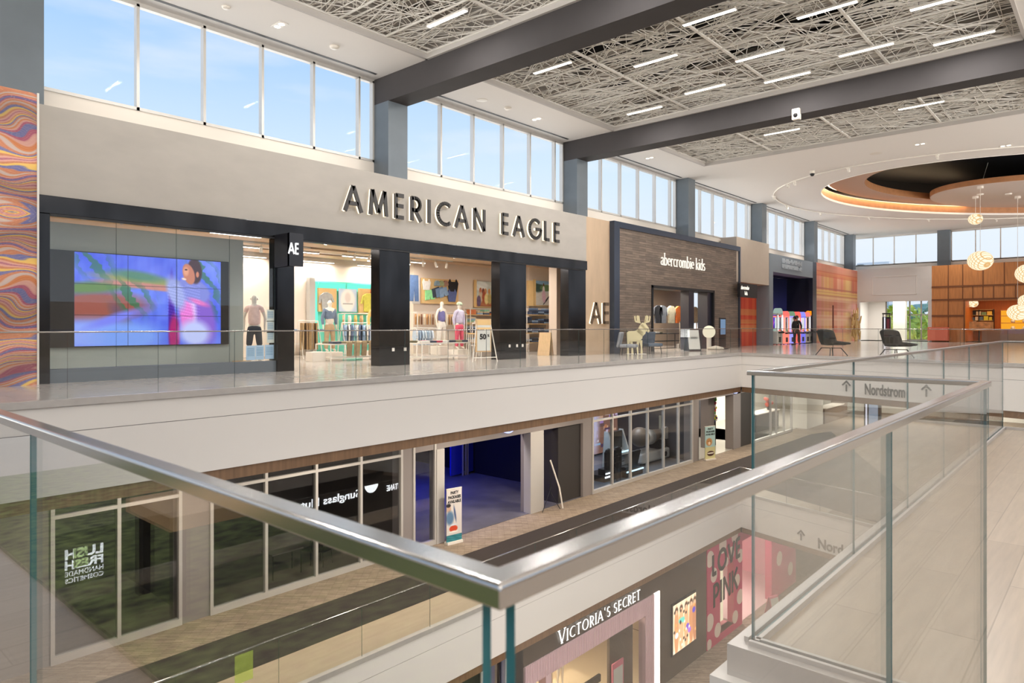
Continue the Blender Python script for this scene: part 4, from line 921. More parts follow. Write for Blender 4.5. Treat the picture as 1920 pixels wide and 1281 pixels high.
def board(px0, px1, y0, y1, Y, lb, m=boardw):
    x0, x1, z0, z1 = R(px0, px1, y0, y1, Y); o = MB().box(x0, x1, Y-.05, Y+.05, z0, z1).build('display_board', m); return tag(o, lb, 'display board'), (x0, x1, z0, z1)
Yt = YB-.25
board(596, 630, 540, 585, Yt, 'wooden display board left on the turquoise wall'); board(672, 708, 541, 590, Yt, 'wooden display board right on the turquoise wall, yellow shirt on it')
flat(shirt(), 613, 583, Yt-.08, cl('pattern', 180, 180, 176), 'black and white patterned shirt pinned on the left turquoise wall board', 'shirt', 1.15, .1)
flat(shirt(), 690, 585, Yt-.08, cl('lime', 214, 206, 92), 'lime yellow shirt pinned on the right turquoise wall board', 'shirt', 1.2)
flat(shortp(), 701, 550, Yt-.08, cl('rust', 190, 96, 48), 'small rust square garment beside the yellow shirt', 'garment', .9)
x0, x1, z0, z1 = R(635, 669, 541, 585, Yt)
def poster1(U, V):
    im = const(U, (196, 214, 232)); im = blob(im, U, V, .5, .5, .4, .5, (238, 236, 230), soft=.3); im = blob(im, U, V, .5, .62, .16, .22, (226, 214, 206), soft=.5)
    im = im*(1-.25*((np.abs(V-.35) < .03) & (np.abs(U-.5) < .28))[..., None]); return im
o = paint('poster', (x0, Yt, z0), UX, UZ, x1-x0, z1-z0, 30, 40, poster1, pm); tag(o, 'pale blue and white poster between the two boards on the turquoise wall', 'poster')
# wood board wall right of the pier (garments pinned)
Yw = YW-.1
b, (x0, x1, z0, z1) = board(790, 858, 521, 571, Yw, 'large wooden display board with tops and shorts pinned on it')
flat(top_(), 799, 544, Yw-.06, cl('white', 236, 232, 226), 'white crop top pinned top left on the large wooden board', 'top', 1.15)
flat(shortp(), 806, 562, Yw-.06, cl('mint', 150, 224, 156), 'mint green shorts pinned bottom left on the large wooden board', 'shorts', 1.3, .12)
for i, (px, c) in enumerate(((818, (130, 150, 160)), (826, (150, 160, 120)), (834, (160, 120, 100)))): flat([(-.13, 0), (.13, 0), (.12, .12), (.05, .2), (-.05, .2), (-.12, .12)], px, 536, Yw-.06, cl('cap%d' % i, *c), ('grey blue', 'olive', 'tan brown')[i]+' cap pinned in the row of three on the large wooden board', 'cap', 1.1, th=.1, name='cap')
for i, px in enumerate((819, 826, 833)): flat(shortp(), px, 556, Yw-.07-.02*i, cl('denim%d' % i, *((60, 66, 80), (110, 136, 168), (134, 160, 190))[i]), ('dark grey', 'mid blue', 'light blue')[i]+' denim shorts pinned in the fan of three on the large board', 'shorts', 1.2, .3)
flat(top_(), 849, 550, Yw-.06, cl('blk', 30, 28, 30), 'black t-shirt pinned top right on the large wooden board', 'top', 1.5)
flat(top_(), 847, 566, Yw-.08, cl('indigo', 92, 104, 150), 'indigo knit top pinned bottom right on the large wooden board', 'top', 1.35)
x0, x1, z0, z1 = R(772, 786, 519, 570, Yw); o = MB().box(x0, x1, Yw-.05, Yw, z0, z1).build('display_board', white); tag(o, 'white display board next to the wide pier with blue jeans on it', 'display board')
flat(pants(.4, 1.0), 776, 565, Yw-.07, cl('blue1', 90, 116, 158), 'blue jeans pinned on the white board next to the wide pier', 'jeans', 1.1)
# art posters on the nearer cream wall
def group(U, V):
    im = const(U, (206, 214, 206)); im = blob(im, U, V, .5, .1, .7, .3, (180, 110, 70)); im = blob(im, U, V, .3, .82, .4, .2, (232, 236, 232))
    for x, y, c in ((.25, .62, (200, 120, 84)), (.42, .6, (120, 60, 44)), (.56, .6, (210, 150, 100)), (.8, .6, (214, 150, 90))): im = blob(im, U, V, x, y, .08, .12, c)
    for x, y, c in ((.25, .35, (210, 190, 160)), (.48, .38, (170, 80, 50)), (.62, .3, (236, 216, 150)), (.82, .32, (196, 176, 110)), (.15, .2, (110, 90, 120))): im = blob(im, U, V, x, y, .13, .22, c)
    im += .05*sn(U, V, 14, 14, 3)[..., None]; return im
def walk(U, V):
    im = const(U, (214, 220, 222)); im = blob(im, U, V, .2, .75, .3, .25, (60, 84, 76)); im = blob(im, U, V, .7, .72, .4, .14, (110, 140, 90)); im = blob(im, U, V, .5, .95, .6, .1, (140, 180, 210))
    im = blob(im, U, V, .5, .2, .8, .35, (220, 214, 204)); im = blob(im, U, V, .75, .22, .3, .04, (60, 60, 66), ang=.7); im = blob(im, U, V, .55, .84, .05, .07, (120, 76, 56)); im = blob(im, U, V, .55, .66, .08, .13, (238, 232, 226)); im = blob(im, U, V, .57, .36, .13, .26, (226, 186, 200), ang=.1)
    im += .04*sn(U, V, 18, 16, 6)[..., None]; return im
Ya = YW-.05
for (a, b_, c, d, f, lb) in ((893, 923, 527, 575, group, 'framed picture of a group of friends outdoors on the cream wall'), (1004, 1031, 526, 573, walk, 'framed picture of a person in a pink skirt walking on a road')):
    Ya = YW-.05 if a < 950 else YV-.05; x0, x1, z0, z1 = R(a, b_, c, d, Ya-.05); t = thing('framed_picture', lb, 'picture', ((x0+x1)/2, Ya-.05, z0))
    paint('printed_image', (x0, Ya-.06, z0), UX, UZ, x1-x0, z1-z0, 60, 80, f, pm, t); MB().box(x0-.12, x0, Ya-.08, Ya, z0-.05, z1+.05).box(x1, x1+.22, Ya-.08, Ya, z0-.05, z1+.05).box(x0-.12, x1+.22, Ya-.03, Ya, z0-.06, z0-.02).build('wood_frame', boardw, t)
Ya = YW-.05; board(930, 943, 529, 576, Ya-.1, 'wooden board behind the middle pier with a blue sweater'); flat(shirt(), 937, 575, Ya-.2, cl('blue2', 92, 118, 170), 'blue long sleeve shirt pinned beside the group picture', 'shirt', 1.35)
board(989, 999, 526, 574, YV-.15, 'narrow wooden board left of the pink skirt picture')
# furniture kits
def shelf_unit(x0, x1, y, z0, zs, depth, lb, ms=wmetal, base=True):
    t = thing('shelf_unit', lb, 'shelf', ((x0+x1)/2, y, z0))
    for z in zs: MB().box(x0, x1, y, y+depth, z-.03, z).build('shelf', boardw if base else ms, t)
    for x in (x0, x1-.03): MB().box(x, x+.03, y, y+.03, z0, zs[-1]+.3).box(x, x+.03, y+depth-.03, y+depth, z0, zs[-1]+.3).build('upright', ms, t)
    MB().box(x0, x1, y+depth-.02, y+depth, zs[-1]+.27, zs[-1]+.3).build('top_rail', ms, t)
    return t
jeansC = [(52, 62, 84), (78, 96, 130), (108, 134, 170), (150, 174, 202), (70, 78, 96), (40, 44, 54)]
def stack_proto():
    out_ = []
    for i, c in enumerate(jeansC+[(214, 196, 160), (150, 200, 170), (216, 130, 80), (236, 232, 226), (34, 32, 34), (196, 80, 100), (120, 112, 84), (160, 144, 112)]):
        mb = MB(); r = random.Random(i)
        mb.box(-.17, .17, -.15, .15, 0, .035).box(-.165, .165, -.152, .14, .037, .07)
        o = mb.build('folded_jeans' if i < 6 else 'folded_shirt', cl('fold%d' % i, *c), local=True, bevel=.014); o.location = (0, 0, -60); out_.append([o, False])
    return out_
FP = stack_proto()
def folded(i, x, y, z, lb, grp, cat, rz=0, sx=1):
    e = FP[i]; o = e[0]
    if e[1]: o = o.copy(); C.objects.link(o)
    e[1] = True; o.location = (x, y, z); o.rotation_euler = (0, 0, rz); o.scale = (sx, 1, 1); return tag(o, lb, cat, grp)
rr = random.Random(11)

for (xa, xb, Ys, lb) in ((XA(882, YW-.55), XA(944, YW-.55), YW-.55, 'wall shelving with folded jeans behind the middle pier, left part'), (XA(988, YV-.55), XA(1037, YV-.55), YV-.55, 'wall shelving with stacks of folded jeans right of the middle pier')):
    zs = [-.72, -.28, .14, .55]; shelf_unit(xa, xb, Ys, Z3, zs, .45, lb)
    for z in zs:
        x = xa+.25
        while x < xb-.15:
            nn = rr.randint(2, 4)
            for k in range(nn): folded(rr.randint(0, 5) if xa > 23.5 else rr.choice([0, 1, 2, 3, 6, 7, 8, 9]), x, Ys+.2, z+.002+k*.073, 'folded denim on the '+lb, 'folded denim on the '+lb, 'folded clothes', sx=1.05)
            x += .44
    MB
def garment_proto(kind, m, name):
    o = MB().prism([(a, b) for a, b in kind], -.03, .03).build(name, m, local=True, bevel=.01); return o
def rack(x0, x1, y, h, lb, cols, kind, kname, glb, grp, cat, aframe=True, gap=.09, rot=1.2):
    t = thing('clothes_rack', lb, 'clothes rack', ((x0+x1)/2, y, Z3))
    zt = Z3+h
    MB().tube((x0, y, zt), (x1, y, zt), .018, 8).build('hanging_bar', wmetal, t)
    for x in (x0, x1):
        mb = MB()
        if aframe: mb.tube((x, y, zt), (x, y-.32, Z3+.01), .018, 8).tube((x, y, zt), (x, y+.32, Z3+.01), .018, 8).tube((x, y-.3, Z3+.1), (x, y+.3, Z3+.1), .014, 6)
        else: mb.box(x-.015, x+.015, y-.25, y-.22, Z3, zt).box(x-.015, x+.015, y+.22, y+.25, Z3, zt).box(x-.015, x+.015, y-.25, y+.25, zt-.03, zt)
        mb.build('side_frame', wmetal, t)
    hgt = max(b for a, b in kind); x = x0+.1; i = 0; protos = [None]*len(cols)
    while x < x1-.05:
        k = i % len(cols)
        if protos[k] is None: o = protos[k] = garment_proto(kind, cl(kname+str(k)+lb[:6], *cols[k]), kname)
        else: o = protos[k].copy(); C.objects.link(o)
        o.location = (x, y, zt-.07-hgt); o.rotation_euler = (0, 0, PI/2-rot+rr.uniform(-.15, .15)); tag(o, glb, cat, grp); x += gap; i += 1
    return t
xa, xb = XA(560, 21.8), XA(596, 21.8)
rack(xa, xb, 21.8, 1.35, 'white A-frame rack of khaki trousers left of the denim jacket mannequin', [(158, 128, 88), (172, 142, 102), (146, 118, 82)], skirtp(.5, .95), 'khaki_trousers', 'khaki trousers hanging on the A-frame rack left of the denim jacket mannequin', 'khaki trousers on the A-frame rack', 'trousers', gap=.1, rot=.5)
xa, xb = XA(641, 22.8), XA(712, 22.8)
rack(xa, xb, 22.8, 1.3, 'white A-frame rack of jeans and tops right of the denim jacket mannequin', [(120, 144, 172), (150, 170, 192), (214, 206, 196), (84, 100, 130)], shirt(.45, .8), 'hanging_shirt', 'denim shirt hanging on the A-frame rack right of the denim jacket mannequin', 'denim shirts on the rack behind the khaki table', 'shirt', gap=.11, rot=.6)
xa, xb = XA(774, 20.4), XA(812, 20.4)
rack(xa, xb, 20.4, 1.1, 'low white rack of pale denim just right of the wide pier', [(190, 206, 222), (214, 222, 230), (160, 182, 206)], shirt(.45, .6), 'pale_shirt', 'pale denim shirt hanging on the low rack just right of the wide pier', 'pale denim shirts on the low rack', 'shirt', aframe=False, gap=.12, rot=.5)
xa, xb = XA(776, 22), XA(868, 22)
rack(xa, xb, 22, 1.75, 'wall rail of brown and cream garments under the large wooden board', [(186, 140, 92), (206, 170, 122), (120, 80, 52), (232, 214, 184)], top_(.4, .45), 'hanging_knit', 'brown or cream top hanging on the wall rail under the large wooden board', 'tops on the wall rail', 'top', aframe=False, gap=.16, rot=.7)
xa, xb = XA(640, 24.1), XA(706, 24.1)
rack(xa, xb, 24.1, 1.7, 'white rail with tan and cream tops in front of the turquoise wall', [(206, 170, 130), (236, 226, 214), (228, 186, 110)], top_(.44, .6), 'hanging_sweater', 'tan or cream top hanging in front of the turquoise wall', 'tops before the turquoise wall', 'top', aframe=False, gap=.3, rot=.5)
def table(x0, x1, y0, y1, h, lb, shelf=None, m=wmetal, topm=None):
    t = thing('display_table', lb, 'table', ((x0+x1)/2, (y0+y1)/2, Z3))
    MB().box(x0, x1, y0, y1, Z3+h-.04, Z3+h).build('table_top', topm or m, t, bevel=.005)
    for x in (x0, x1-.03):
        for y in (y0, y1-.03): MB().box(x, x+.03, y, y+.03, Z3, Z3+h-.04).build('leg', m, t)
    if shelf: MB().box(x0+.03, x1-.03, y0, y1, Z3+shelf-.03, Z3+shelf).build('lower_shelf', m, t)
    return t
table(12.85, 15.1, 19.4, 20.3, .58, 'white low display table of khaki clothes in the entrance left of the wide pier', .12)
for i in range(16): folded(rr.choice([12, 13, 6, 4]), 13.1+.25*(i % 8), 19.55+.35*(i//8)+rr.uniform(-.03, .03), Z3+.582, 'folded khaki or olive trousers on the low white table', 'folded khaki clothes on the low table', 'folded clothes', rr.uniform(-.3, .3))
for i in range(5):
    x = 13.55+.3*i; o = MB().prism([(19.33, -.5+.01*i), (19.37, -.62), (19.39, -.98), (19.34, -1.0), (19.30, -.7), (19.3, -.55)], x-.1, x+.09+.02*(i % 2), 'X').build('draped_trousers', cl('khaki%d' % (i % 2), *((150, 128, 96), (168, 146, 112))[i % 2]), bevel=.01); tag(o, 'khaki trousers draped over the front edge of the low white table', 'trousers', 'trousers draped over the low table')
table(15.05, 17.35, 17.4, 18.3, .6, 'low white display table with pink clothes right of the wide pier', .12)
for i in range(14): folded(rr.choice([11, 11, 9, 12, 4]) if i % 7 < 4 else rr.choice([12, 13, 4, 0]), 15.3+.3*(i % 7), 17.6+.4*(i//7), Z3+.602, 'folded pink, white or olive clothes on the low table right of the wide pier', 'folded clothes on the pink table', 'folded clothes', rr.uniform(-.3, .3))
table(13.2, 15.7, 23.4, 24.0, .98, 'white high table behind the denim jacket mannequin', .5)
for i in range(10): folded(rr.choice([8, 9, 3, 2, 10]), 13.4+.23*i, 23.7, Z3+.982, 'folded clothes on the high white table behind the denim jacket mannequin', 'folded clothes on the high table', 'folded clothes')
table(18.5, 21.3, 18.0, 18.7, .9, 'light wood table with orange and black clothes behind the 50% easel', .45, topm=boardw)
for i in range(18): folded(rr.choice([8, 10, 9, 6, 7, 10]), 18.7+.29*(i % 9), 18.35, Z3+.902 if i < 9 else Z3+.452, 'folded shirt on the light wood table behind the sale easel', 'folded shirts on the light wood table', 'folded clothes')
table(19.3, 20.6, 18.9, 19.3, 1.3, 'tall white table with white bags behind the sale easel', .9)
for i in range(5): folded(9, 19.5+.25*i, 19.1, Z3+1.302, 'folded white shirt on the tall table behind the sale easel', 'folded white shirts on the tall table', 'folded clothes')
# mannequins on plinths
def mannequin(px, Y, zf, lb, **k):
    x = XA(px, Y); p = MB().box(x-.35, x+.35, Y-.3, Y+.3, Z3, zf).build('plinth', mwhite, bevel=.01); tag(p, 'white plinth under the '+lb.split(' wearing')[0]+' wearing'+lb.split(' wearing')[1].split(',')[0], 'plinth')
    t = thing('mannequin', lb, 'mannequin', (x, Y, zf), k.pop('rz', 0)); return figure(t, mwhite, h=k.pop('h', 1.85), **k)
mannequin(618, 21, -.9, 'white mannequin wearing a denim jacket and khaki cargo trousers, in the entrance', top=cl('cream', 226, 218, 204), jacket=cl('denimj', 112, 128, 150), bottom=cl('cargo', 186, 160, 126))
mannequin(703, 21, -.9, 'white mannequin wearing a yellow hoodie and pale jeans, beside the wide pier', top=cl('apricot', 240, 190, 116), bottom=cl('palejean', 188, 204, 222), hat=mwhite)
mannequin(477, 17.75, -.97, 'white mannequin wearing a pale pink shirt and dark shorts, in the shop window', top=cl('blush', 248, 214, 208), sleeve='short', bottom=cl('navyshort', 44, 54, 68), shorts=True, shoes=cl('sock', 230, 224, 212), rz=-.6)
mannequin(861, 19.6, -.9, 'white mannequin wearing a lavender shirt and pink wide trousers, beside the sale easel', top=cl('lav', 196, 190, 212), bottom=cl('pink', 214, 84, 108), hat=cl('sage', 190, 206, 180))
mannequin(828, 20.9, -.8, 'white mannequin wearing a violet tank top and white skirt, left of the lavender one', top=cl('violet', 120, 118, 172), bottom=cl('whitet', 232, 226, 216), sleeve=False)
o = MB().box(8.55, 9.05, 17.35, 17.75, Z3, -.9).build('wood_box', woodl, bevel=.01); tag(o, 'light wood box at the foot of the window mannequin', 'box')
x = XA(684, 20.2); o = MB().box(12.3, 12.8, 19.6, 20.0, Z3, Z3+.32).build('cream_box', mwhite, bevel=.01); tag(o, 'cream box at the left foot of the low khaki table', 'box')
# notices in the window
for i, (px, py, w_, h_, c, lb) in enumerate(((507, 592, .2, .3, (206, 214, 206), 'topmost'), (507, 613, .2, .3, (206, 214, 206), 'second'), (507, 632, .2, .3, (206, 214, 206), 'third'), (470, 662, .24, .36, (170, 200, 224), 'lower left blue'), (487, 661, .22, .36, (190, 212, 226), 'lower middle blue'), (505, 660, .24, .36, (170, 200, 224), 'lower right blue'))):
    x, _, z = PY(px, py, 16.19); t = thing('window_notice', lb+' paper notice stuck to the shop window beside the entrance', 'notice', (x, 16.2, z-h_/2))
    MB().box(x-w_/2, x+w_/2, 16.185, 16.19, z-h_/2, z+h_/2).build('paper', mat('paper%d' % (i > 2), rgb(*c), .6), t)
    mb = MB(); [mb.box(x-w_*.38, x+w_*.38, 16.183, 16.185, z+h_*(.3-.1*k), z+h_*(.3-.1*k)+.014) for k in range(6)]; mb.build('printed_lines', mat('print_line', rgb(110, 150, 180), .6), t)
# sale easel
def easel(x, y, w_, h_, lb, txt=None, frame=woodl, face=None, rz=0, legs=wmetal, z=Z3):
    t = thing('sign_easel', lb, 'easel sign', (x, y, z), rz)
    MB().box(-w_/2-.04, w_/2+.04, -.03, .02, .32, .32+h_).build('frame', frame, t, local=True); MB().box(-w_/2, w_/2, -.04, -.03, .36, .28+h_).build('sign_sheet', face or mat('sheet', rgb(214, 214, 206), .6), t, local=True)
    for s in (-1, 1): MB().tube((s*(w_/2+.0), .0, .3+h_), (s*(w_/2+.22), -.12, 0), .018, 6).build('leg', legs, t, local=True)
    MB().tube((0, .02, .3+h_), (0, .5, 0), .018, 6).build('leg', legs, t, local=True); MB().tube((-w_/2-.2, -.1, .14), (w_/2+.2, -.1, .14), .014, 6).build('cross_bar', legs, t, local=True)
    return t
xx = XA(906, 15.6); t = easel(xx, 15.6, .5, 1.08, 'wooden easel sign reading 50% before the clothing store entrance', rz=-.25)
MB().box(-.25, .25, -.045, -.04, 1.2, 1.36).box(-.25, .25, -.05, -.04, 1.04, 1.12).build('wood_stripe', boardw, t, local=True)
text('50', (-.16, -.046, .74), UX, UZ, .24, blackp, None, .006, bold=.008, name='lettering').parent = t
text('%', (.13, -.046, .82), UX, UZ, .11, blackp, None, .006, bold=.003, name='lettering').parent = t
xx = XA(1036, 17.0); t = thing('a_frame_sign', 'light wood A-frame stand seen edge-on in the right end of the clothing store', 'sign', (21.35, 17.2, Z3), .3)
MB().obox((-.12, 0, .45), (.04, .5, .95), ry=.24).build('board', woodl, t, local=True); MB().obox((.12, 0, .45), (.04, .5, .95), ry=-.24).build('board', woodl, t, local=True)
# ================= in front of the kids shop
mo = thing('moose_cutout', 'cream cut-out moose figure standing in front of the wood plank wall', 'cut-out figure', (XA(1193, 15.2), 15.2, Z3), -.75)
def plate(mb, poly, y0=-.04, y1=.04): mb.prism([(a*.95, b*.9) for a, b in poly], y0, y1)
mb = MB(); plate(mb, [(-.42, .62), (-.44, .98), (-.34, 1.06), (-.05, 1.08), (.16, 1.2), (.3, 1.0), (.26, .72), (.12, .58), (-.2, .58)])
plate(mb, [(.02, 1.05), (.16, 1.34), (.3, 1.4), (.46, 1.2), (.4, .95), (.26, .8)]); plate(mb, [(.16, 1.34), (.28, 1.46), (.4, 1.44), (.56, 1.2), (.6, 1.06), (.53, 1.0), (.4, 1.1), (.3, 1.2)])
mb.build('moose_body', mat('moose_cream', rgb(226, 214, 172), .5), mo, local=True)
for x_, k in ((-.36, -.02), (-.24, .06), (.08, -.04), (.2, .04)):
    mb = MB(); plate(mb, [(x_-.06, .64), (x_+.07, .64), (x_+.03+k, .3), (x_+.05+k, .03), (x_-.04+k, .0), (x_-.03+k, .3)], -.04+(.03 if k > 0 else 0), .0+(.03 if k > 0 else 0)); mb.build('leg', mat('moose_cream', 0), mo, local=True)
for sx_, x_ in ((-1, .2), (1, .34)):
    mb = MB(); an = [(x_, 1.42), (x_+sx_*.1, 1.5), (x_+sx_*.14, 1.62), (x_+sx_*.18, 1.78), (x_+sx_*.12, 1.8), (x_+sx_*.09, 1.66)]; plate(mb, an)
    for d in (.02, .1, .2): plate(mb, [(x_+sx_*(d+.02), 1.5), (x_+sx_*(d+.07), 1.52), (x_+sx_*(d+.1), 1.74), (x_+sx_*(d+.05), 1.78)])
    plate(mb, [(x_, 1.42), (x_+sx_*.24, 1.48), (x_+sx_*.28, 1.56), (x_+sx_*.04, 1.54)]); mb.build('antler', mat('moose_cream', 0), mo, local=True)
MB().box(-.45, .4, -.14, .14, 0, .015).build('base_plate', wmetal, mo, local=True)
# kids shop interior
struct('wall_back', MB().box(27.3, 40, 21.0, 21.1, Z3, 3), mat('kids_wall', rgb(196, 178, 158), .6), 'warm back wall of the kids shop')
struct('ceiling', MB().box(27.3, 40, 16.7, 21, 2.5, 2.6), blackp, 'black ceiling of the kids shop')
for i, (x, y) in enumerate(((28.6, 18.2), (31, 18.6), (34, 18.4))):
    t = thing('linear_lamp', ('left', 'middle', 'right')[i]+' linear lamp under the black ceiling of the kids shop', 'lamp', (x, y, 2.2)); MB().box(x-.7, x+.7, y-.06, y+.06, 2.212, 2.3).build('housing', blackp, t); MB().box(x-.68, x+.68, y-.05, y+.05, 2.2, 2.212).build('diffuser', lamp_em, t); area('lamp_light', (x, y, 2.19), (1.3, .1), 150, (1, .88, .74))
cols = [(70, 74, 84), (160, 170, 186), (236, 232, 206), (226, 124, 60), (60, 52, 46), (96, 74, 58)]
for i, (px, c) in enumerate(((1232, 0), (1241, 1), (1257, 2), (1271, 3), (1312, 5), (1301, 2))):
    o = flat(shirt(.8, .95), px, 606, 18.6, cl('kid%d' % i, *cols[c]), ('dark grey jacket', 'blue grey shirt', 'cream shirt', 'orange shirt', 'brown jacket', 'pale green top')[i]+' hanging in the kids shop entrance', 'shirt', 1.0, th=.1, name='hanging_shirt')
for i, (xa, xb) in enumerate(((XA(1240, 18.3), XA(1256, 18.3)), (XA(1272, 18.3), XA(1286, 18.3)), (XA(1305, 18.3), XA(1320, 18.3)))):
    t = thing('garment_stand', ('left', 'middle', 'right')[i]+' steel garment display stand in the kids shop entrance', 'display stand', ((xa+xb)/2, 17.2, Z3)); mb = MB()
    for x in (xa, xb): mb.box(x, x+.05, 17.2, 17.25, Z3, .25)
    mb.box(xa, xb, 17.2, 17.25, .22, .27).build('frame', steel, t); MB().box(xa, xb, 17.1, 17.4, Z3, Z3+.25).build('base_box', mat('grey_box', rgb(150, 146, 142), .6), t)
t = table(XA(1224, 17.8), XA(1284, 17.8), 17.8, 18.4, .8, 'dark table of folded clothes in the kids shop', .4, m=blackp)
for i in range(12): folded(rr.choice([9, 6, 7, 12, 2]), 28.9+.3*i if 28.9+.3*i < 32 else 29, 18.1, Z3+.802, 'folded clothes on the dark table of the kids shop', 'folded clothes on the dark kids shop table', 'folded clothes')
t = thing('a_frame_sign', 'black framed A-frame sign with a pale printed sheet before the kids shop', 'sign', (XA(1298, 15.0), 15.0, Z3), -.7)
MB().obox((0, -.16, .52), (.62, .03, 1.05), rx=-.24).build('frame', blackp, t, local=True); MB().obox((0, -.18, .54), (.54, .02, .92), rx=-.24).build('sign_sheet', mat('sheet', 0), t, local=True); MB().obox((0, .16, .52), (.62, .03, 1.05), rx=.24).build('rear_frame', blackp, t, local=True)
MB().obox((0, -.193, .6), (.34, .004, .02), rx=-.24).obox((0, -.208, .66), (.34, .004, .02), rx=-.24).obox((0, -.178, .54), (.34, .004, .02), rx=-.24).build('printed_lines', blackp, t, local=True)
x = XA(1352, 15.2); t = thing('sign_stand', 'tall narrow black sign stand with a blue screen near the plaid wall', 'sign stand', (x, 15.2, Z3)); MB().box(x-.35, x+.35, 15.1, 15.16, Z3+.1, Z3+1.6).build('frame', blackp, t); MB().box(x-.28, x+.28, 15.09, 15.1, Z3+.75, Z3+1.52).build('screen', emit('blue_screen', (.16, .24, .36, 1), 1), t); MB().box(x-.45, x+.45, 15.0, 15.4, Z3, Z3+.06).build('base', blackp, t)
x = XA(1321, 15.4); o = MB().lathe([(.3, 0), (.42, .04), (.36, .12), (.02, .2)], (x+.6, 15.1, Z3), 18).build('floor_cushion', cl('creamc', 214, 206, 190), smooth=True); tag(o, 'low cream cushion on the floor before the kids shop', 'cushion')
x = XA(1319, 16.0); t = thing('globe_lamp', 'cream globe lamp on a short white stand at the kids shop entrance', 'lamp', (x, 15.7, Z3)); MB().ball((x, 15.7, Z3+.88), .32, 20).build('globe', emit('globe_cream', (1, .9, .66, 1), .9), t, smooth=True); MB().tube((x, 15.7, Z3), (x, 15.7, Z3+.6), .12, 12).build('stand', mwhite, t)
for i, (px, Y, m_, rz) in enumerate(((1178, 14.9, cl('greychair', 150, 152, 156), .4), (1222, 15.0, cl('bluegrey', 92, 104, 118), -.5))):
    x = XA(px, Y); t = thing('lounge_chair', ('light grey', 'blue-grey')[i]+' lounge chair standing for a glass reflection, '+('left of', 'right of')[i]+' the cream moose figure', 'chair', (x, Y, Z3), rz)  # solid chairs in place of faint chair reflections on the glass
    MB().box(-.35, .35, -.35, .3, .3, .44).build('seat', m_, t, bevel=.05, local=True); MB().obox((0, .33, .62), (.7, .1, .62), rx=.2).build('backrest', m_, t, bevel=.04, local=True)
    for a in (-.3, .3):
        for b in (-.3, .3): MB().tube((a, b, 0), (a*.9, b*.9, .3), .018, 6).build('leg', blackp, t, local=True)
x = XA(1597, 15.7); 
t = thing('gold_sculpture', 'tall golden coral-like sculpture standing before the large plaid panel', 'sculpture', (58.2, 15.6, Z3)); mb = MB(); r = random.Random(5)
for k in range(26):
    a = r.uniform(0, 6.28); p = (58.2+.35*math.cos(a)+r.uniform(-.4, .4), 15.6+.2*math.sin(a), Z3+r.uniform(.1, 2.2)); q = (p[0]+r.uniform(-.25, .25), p[1]+r.uniform(-.1, .1), p[2]+r.uniform(.3, .9)); mb.tube(p, q, .07, 6, .04)
mb.tube((58.2, 15.6, Z3), (58.2, 15.6, Z3+2.2), .12, 8); mb.build('coral_branches', mat('gold', rgb(206, 176, 120), .4, .4), t)
# fire-red extinguisher-like stand post before the plaid wall
t = thing('post_stand', 'thin red-brown post with a crossbar in front of the large plaid panel', 'post', (XA(1562, 15.2), 15.2, Z3)); x = XA(1562, 15.2); MB().tube((x, 15.2, Z3), (x, 15.2, 1.5), .05, 8).build('post', mat('post_brown', rgb(120, 66, 52), .5), t); MB().box(x-1.8, x, 15.15, 15.25, -.32, -.25).build('crossbar', mat('post_brown', 0), t)
# two black lounge chairs on the end balcony
blkf = mat('black_fabric', rgb(46, 46, 44), .9, bump=.2, scale=60)
def lounge(x, y, rz, lb):
    t = thing('lounge_chair', lb, 'chair', (x, y, Z3), rz)
    mb = MB()
    # shell: seat flows into a winged back
    nu, nv = 14, 12; vs = []
    for j in range(nv):
        v = j/(nv-1)
        for i in range(nu):
            u = i/(nu-1)*2-1; w_ = .42-.03*v
            if v < .45: s = v/.45; yy = -.42+.62*s; zz = .40-.04*s; wing = .05*abs(u)**3*s
            else: s = (v-.45)/.55; yy = .2+.13*s; zz = .36+.6*s; wing = 0
            fwd = -.09*(abs(u)**2.5)*(1 if v > .45 else v/.45); zz += (.16*abs(u)**3*(v/.45) if v < .45 else .16*abs(u)**3*(1-s*1.2)); 
            zz -= .05*abs(u)**8*(v > .9)
            vs.append((u*w_, yy+fwd*(1 if v > .3 else v/.3), zz))
    mb.add(vs, [(j*nu+i, j*nu+i+1, (j+1)*nu+i+1, (j+1)*nu+i) for j in range(nv-1) for i in range(nu-1)])
    o = mb.build('shell', blkf, t, smooth=True, local=True); so = o.modifiers.new('s', 'SOLIDIFY'); so.thickness = .08; so.offset = -1; sb = o.modifiers.new('b', 'SUBSURF'); sb.levels = 1; sb.render_levels = 1
    MB().box(-.3, .3, -.36, .16, .38, .47).build('seat_cushion', blkf, t, bevel=.04, local=True)
    for a in (-.33, .33):
        for b in (-.34, .3): MB().tube((a, b, 0), (a*.6, b*.6, .28), .015, 6).build('leg', blackp, t, local=True)
    MB().tube((-.22, -.22, .27), (.22, .2, .27), .014, 6).tube((.22, -.22, .27), (-.22, .2, .27), .014, 6).build('under_frame', blackp, t, local=True)
    t.scale = (1.3, 1.25, 1.08); return t
lounge(29.0, 8.7, .95, 'black upholstered lounge chair on the end balcony, farther from the wood wall')
lounge(28.6, 6.3, .9, 'black upholstered lounge chair on the end balcony, right one nearer the long handrail')
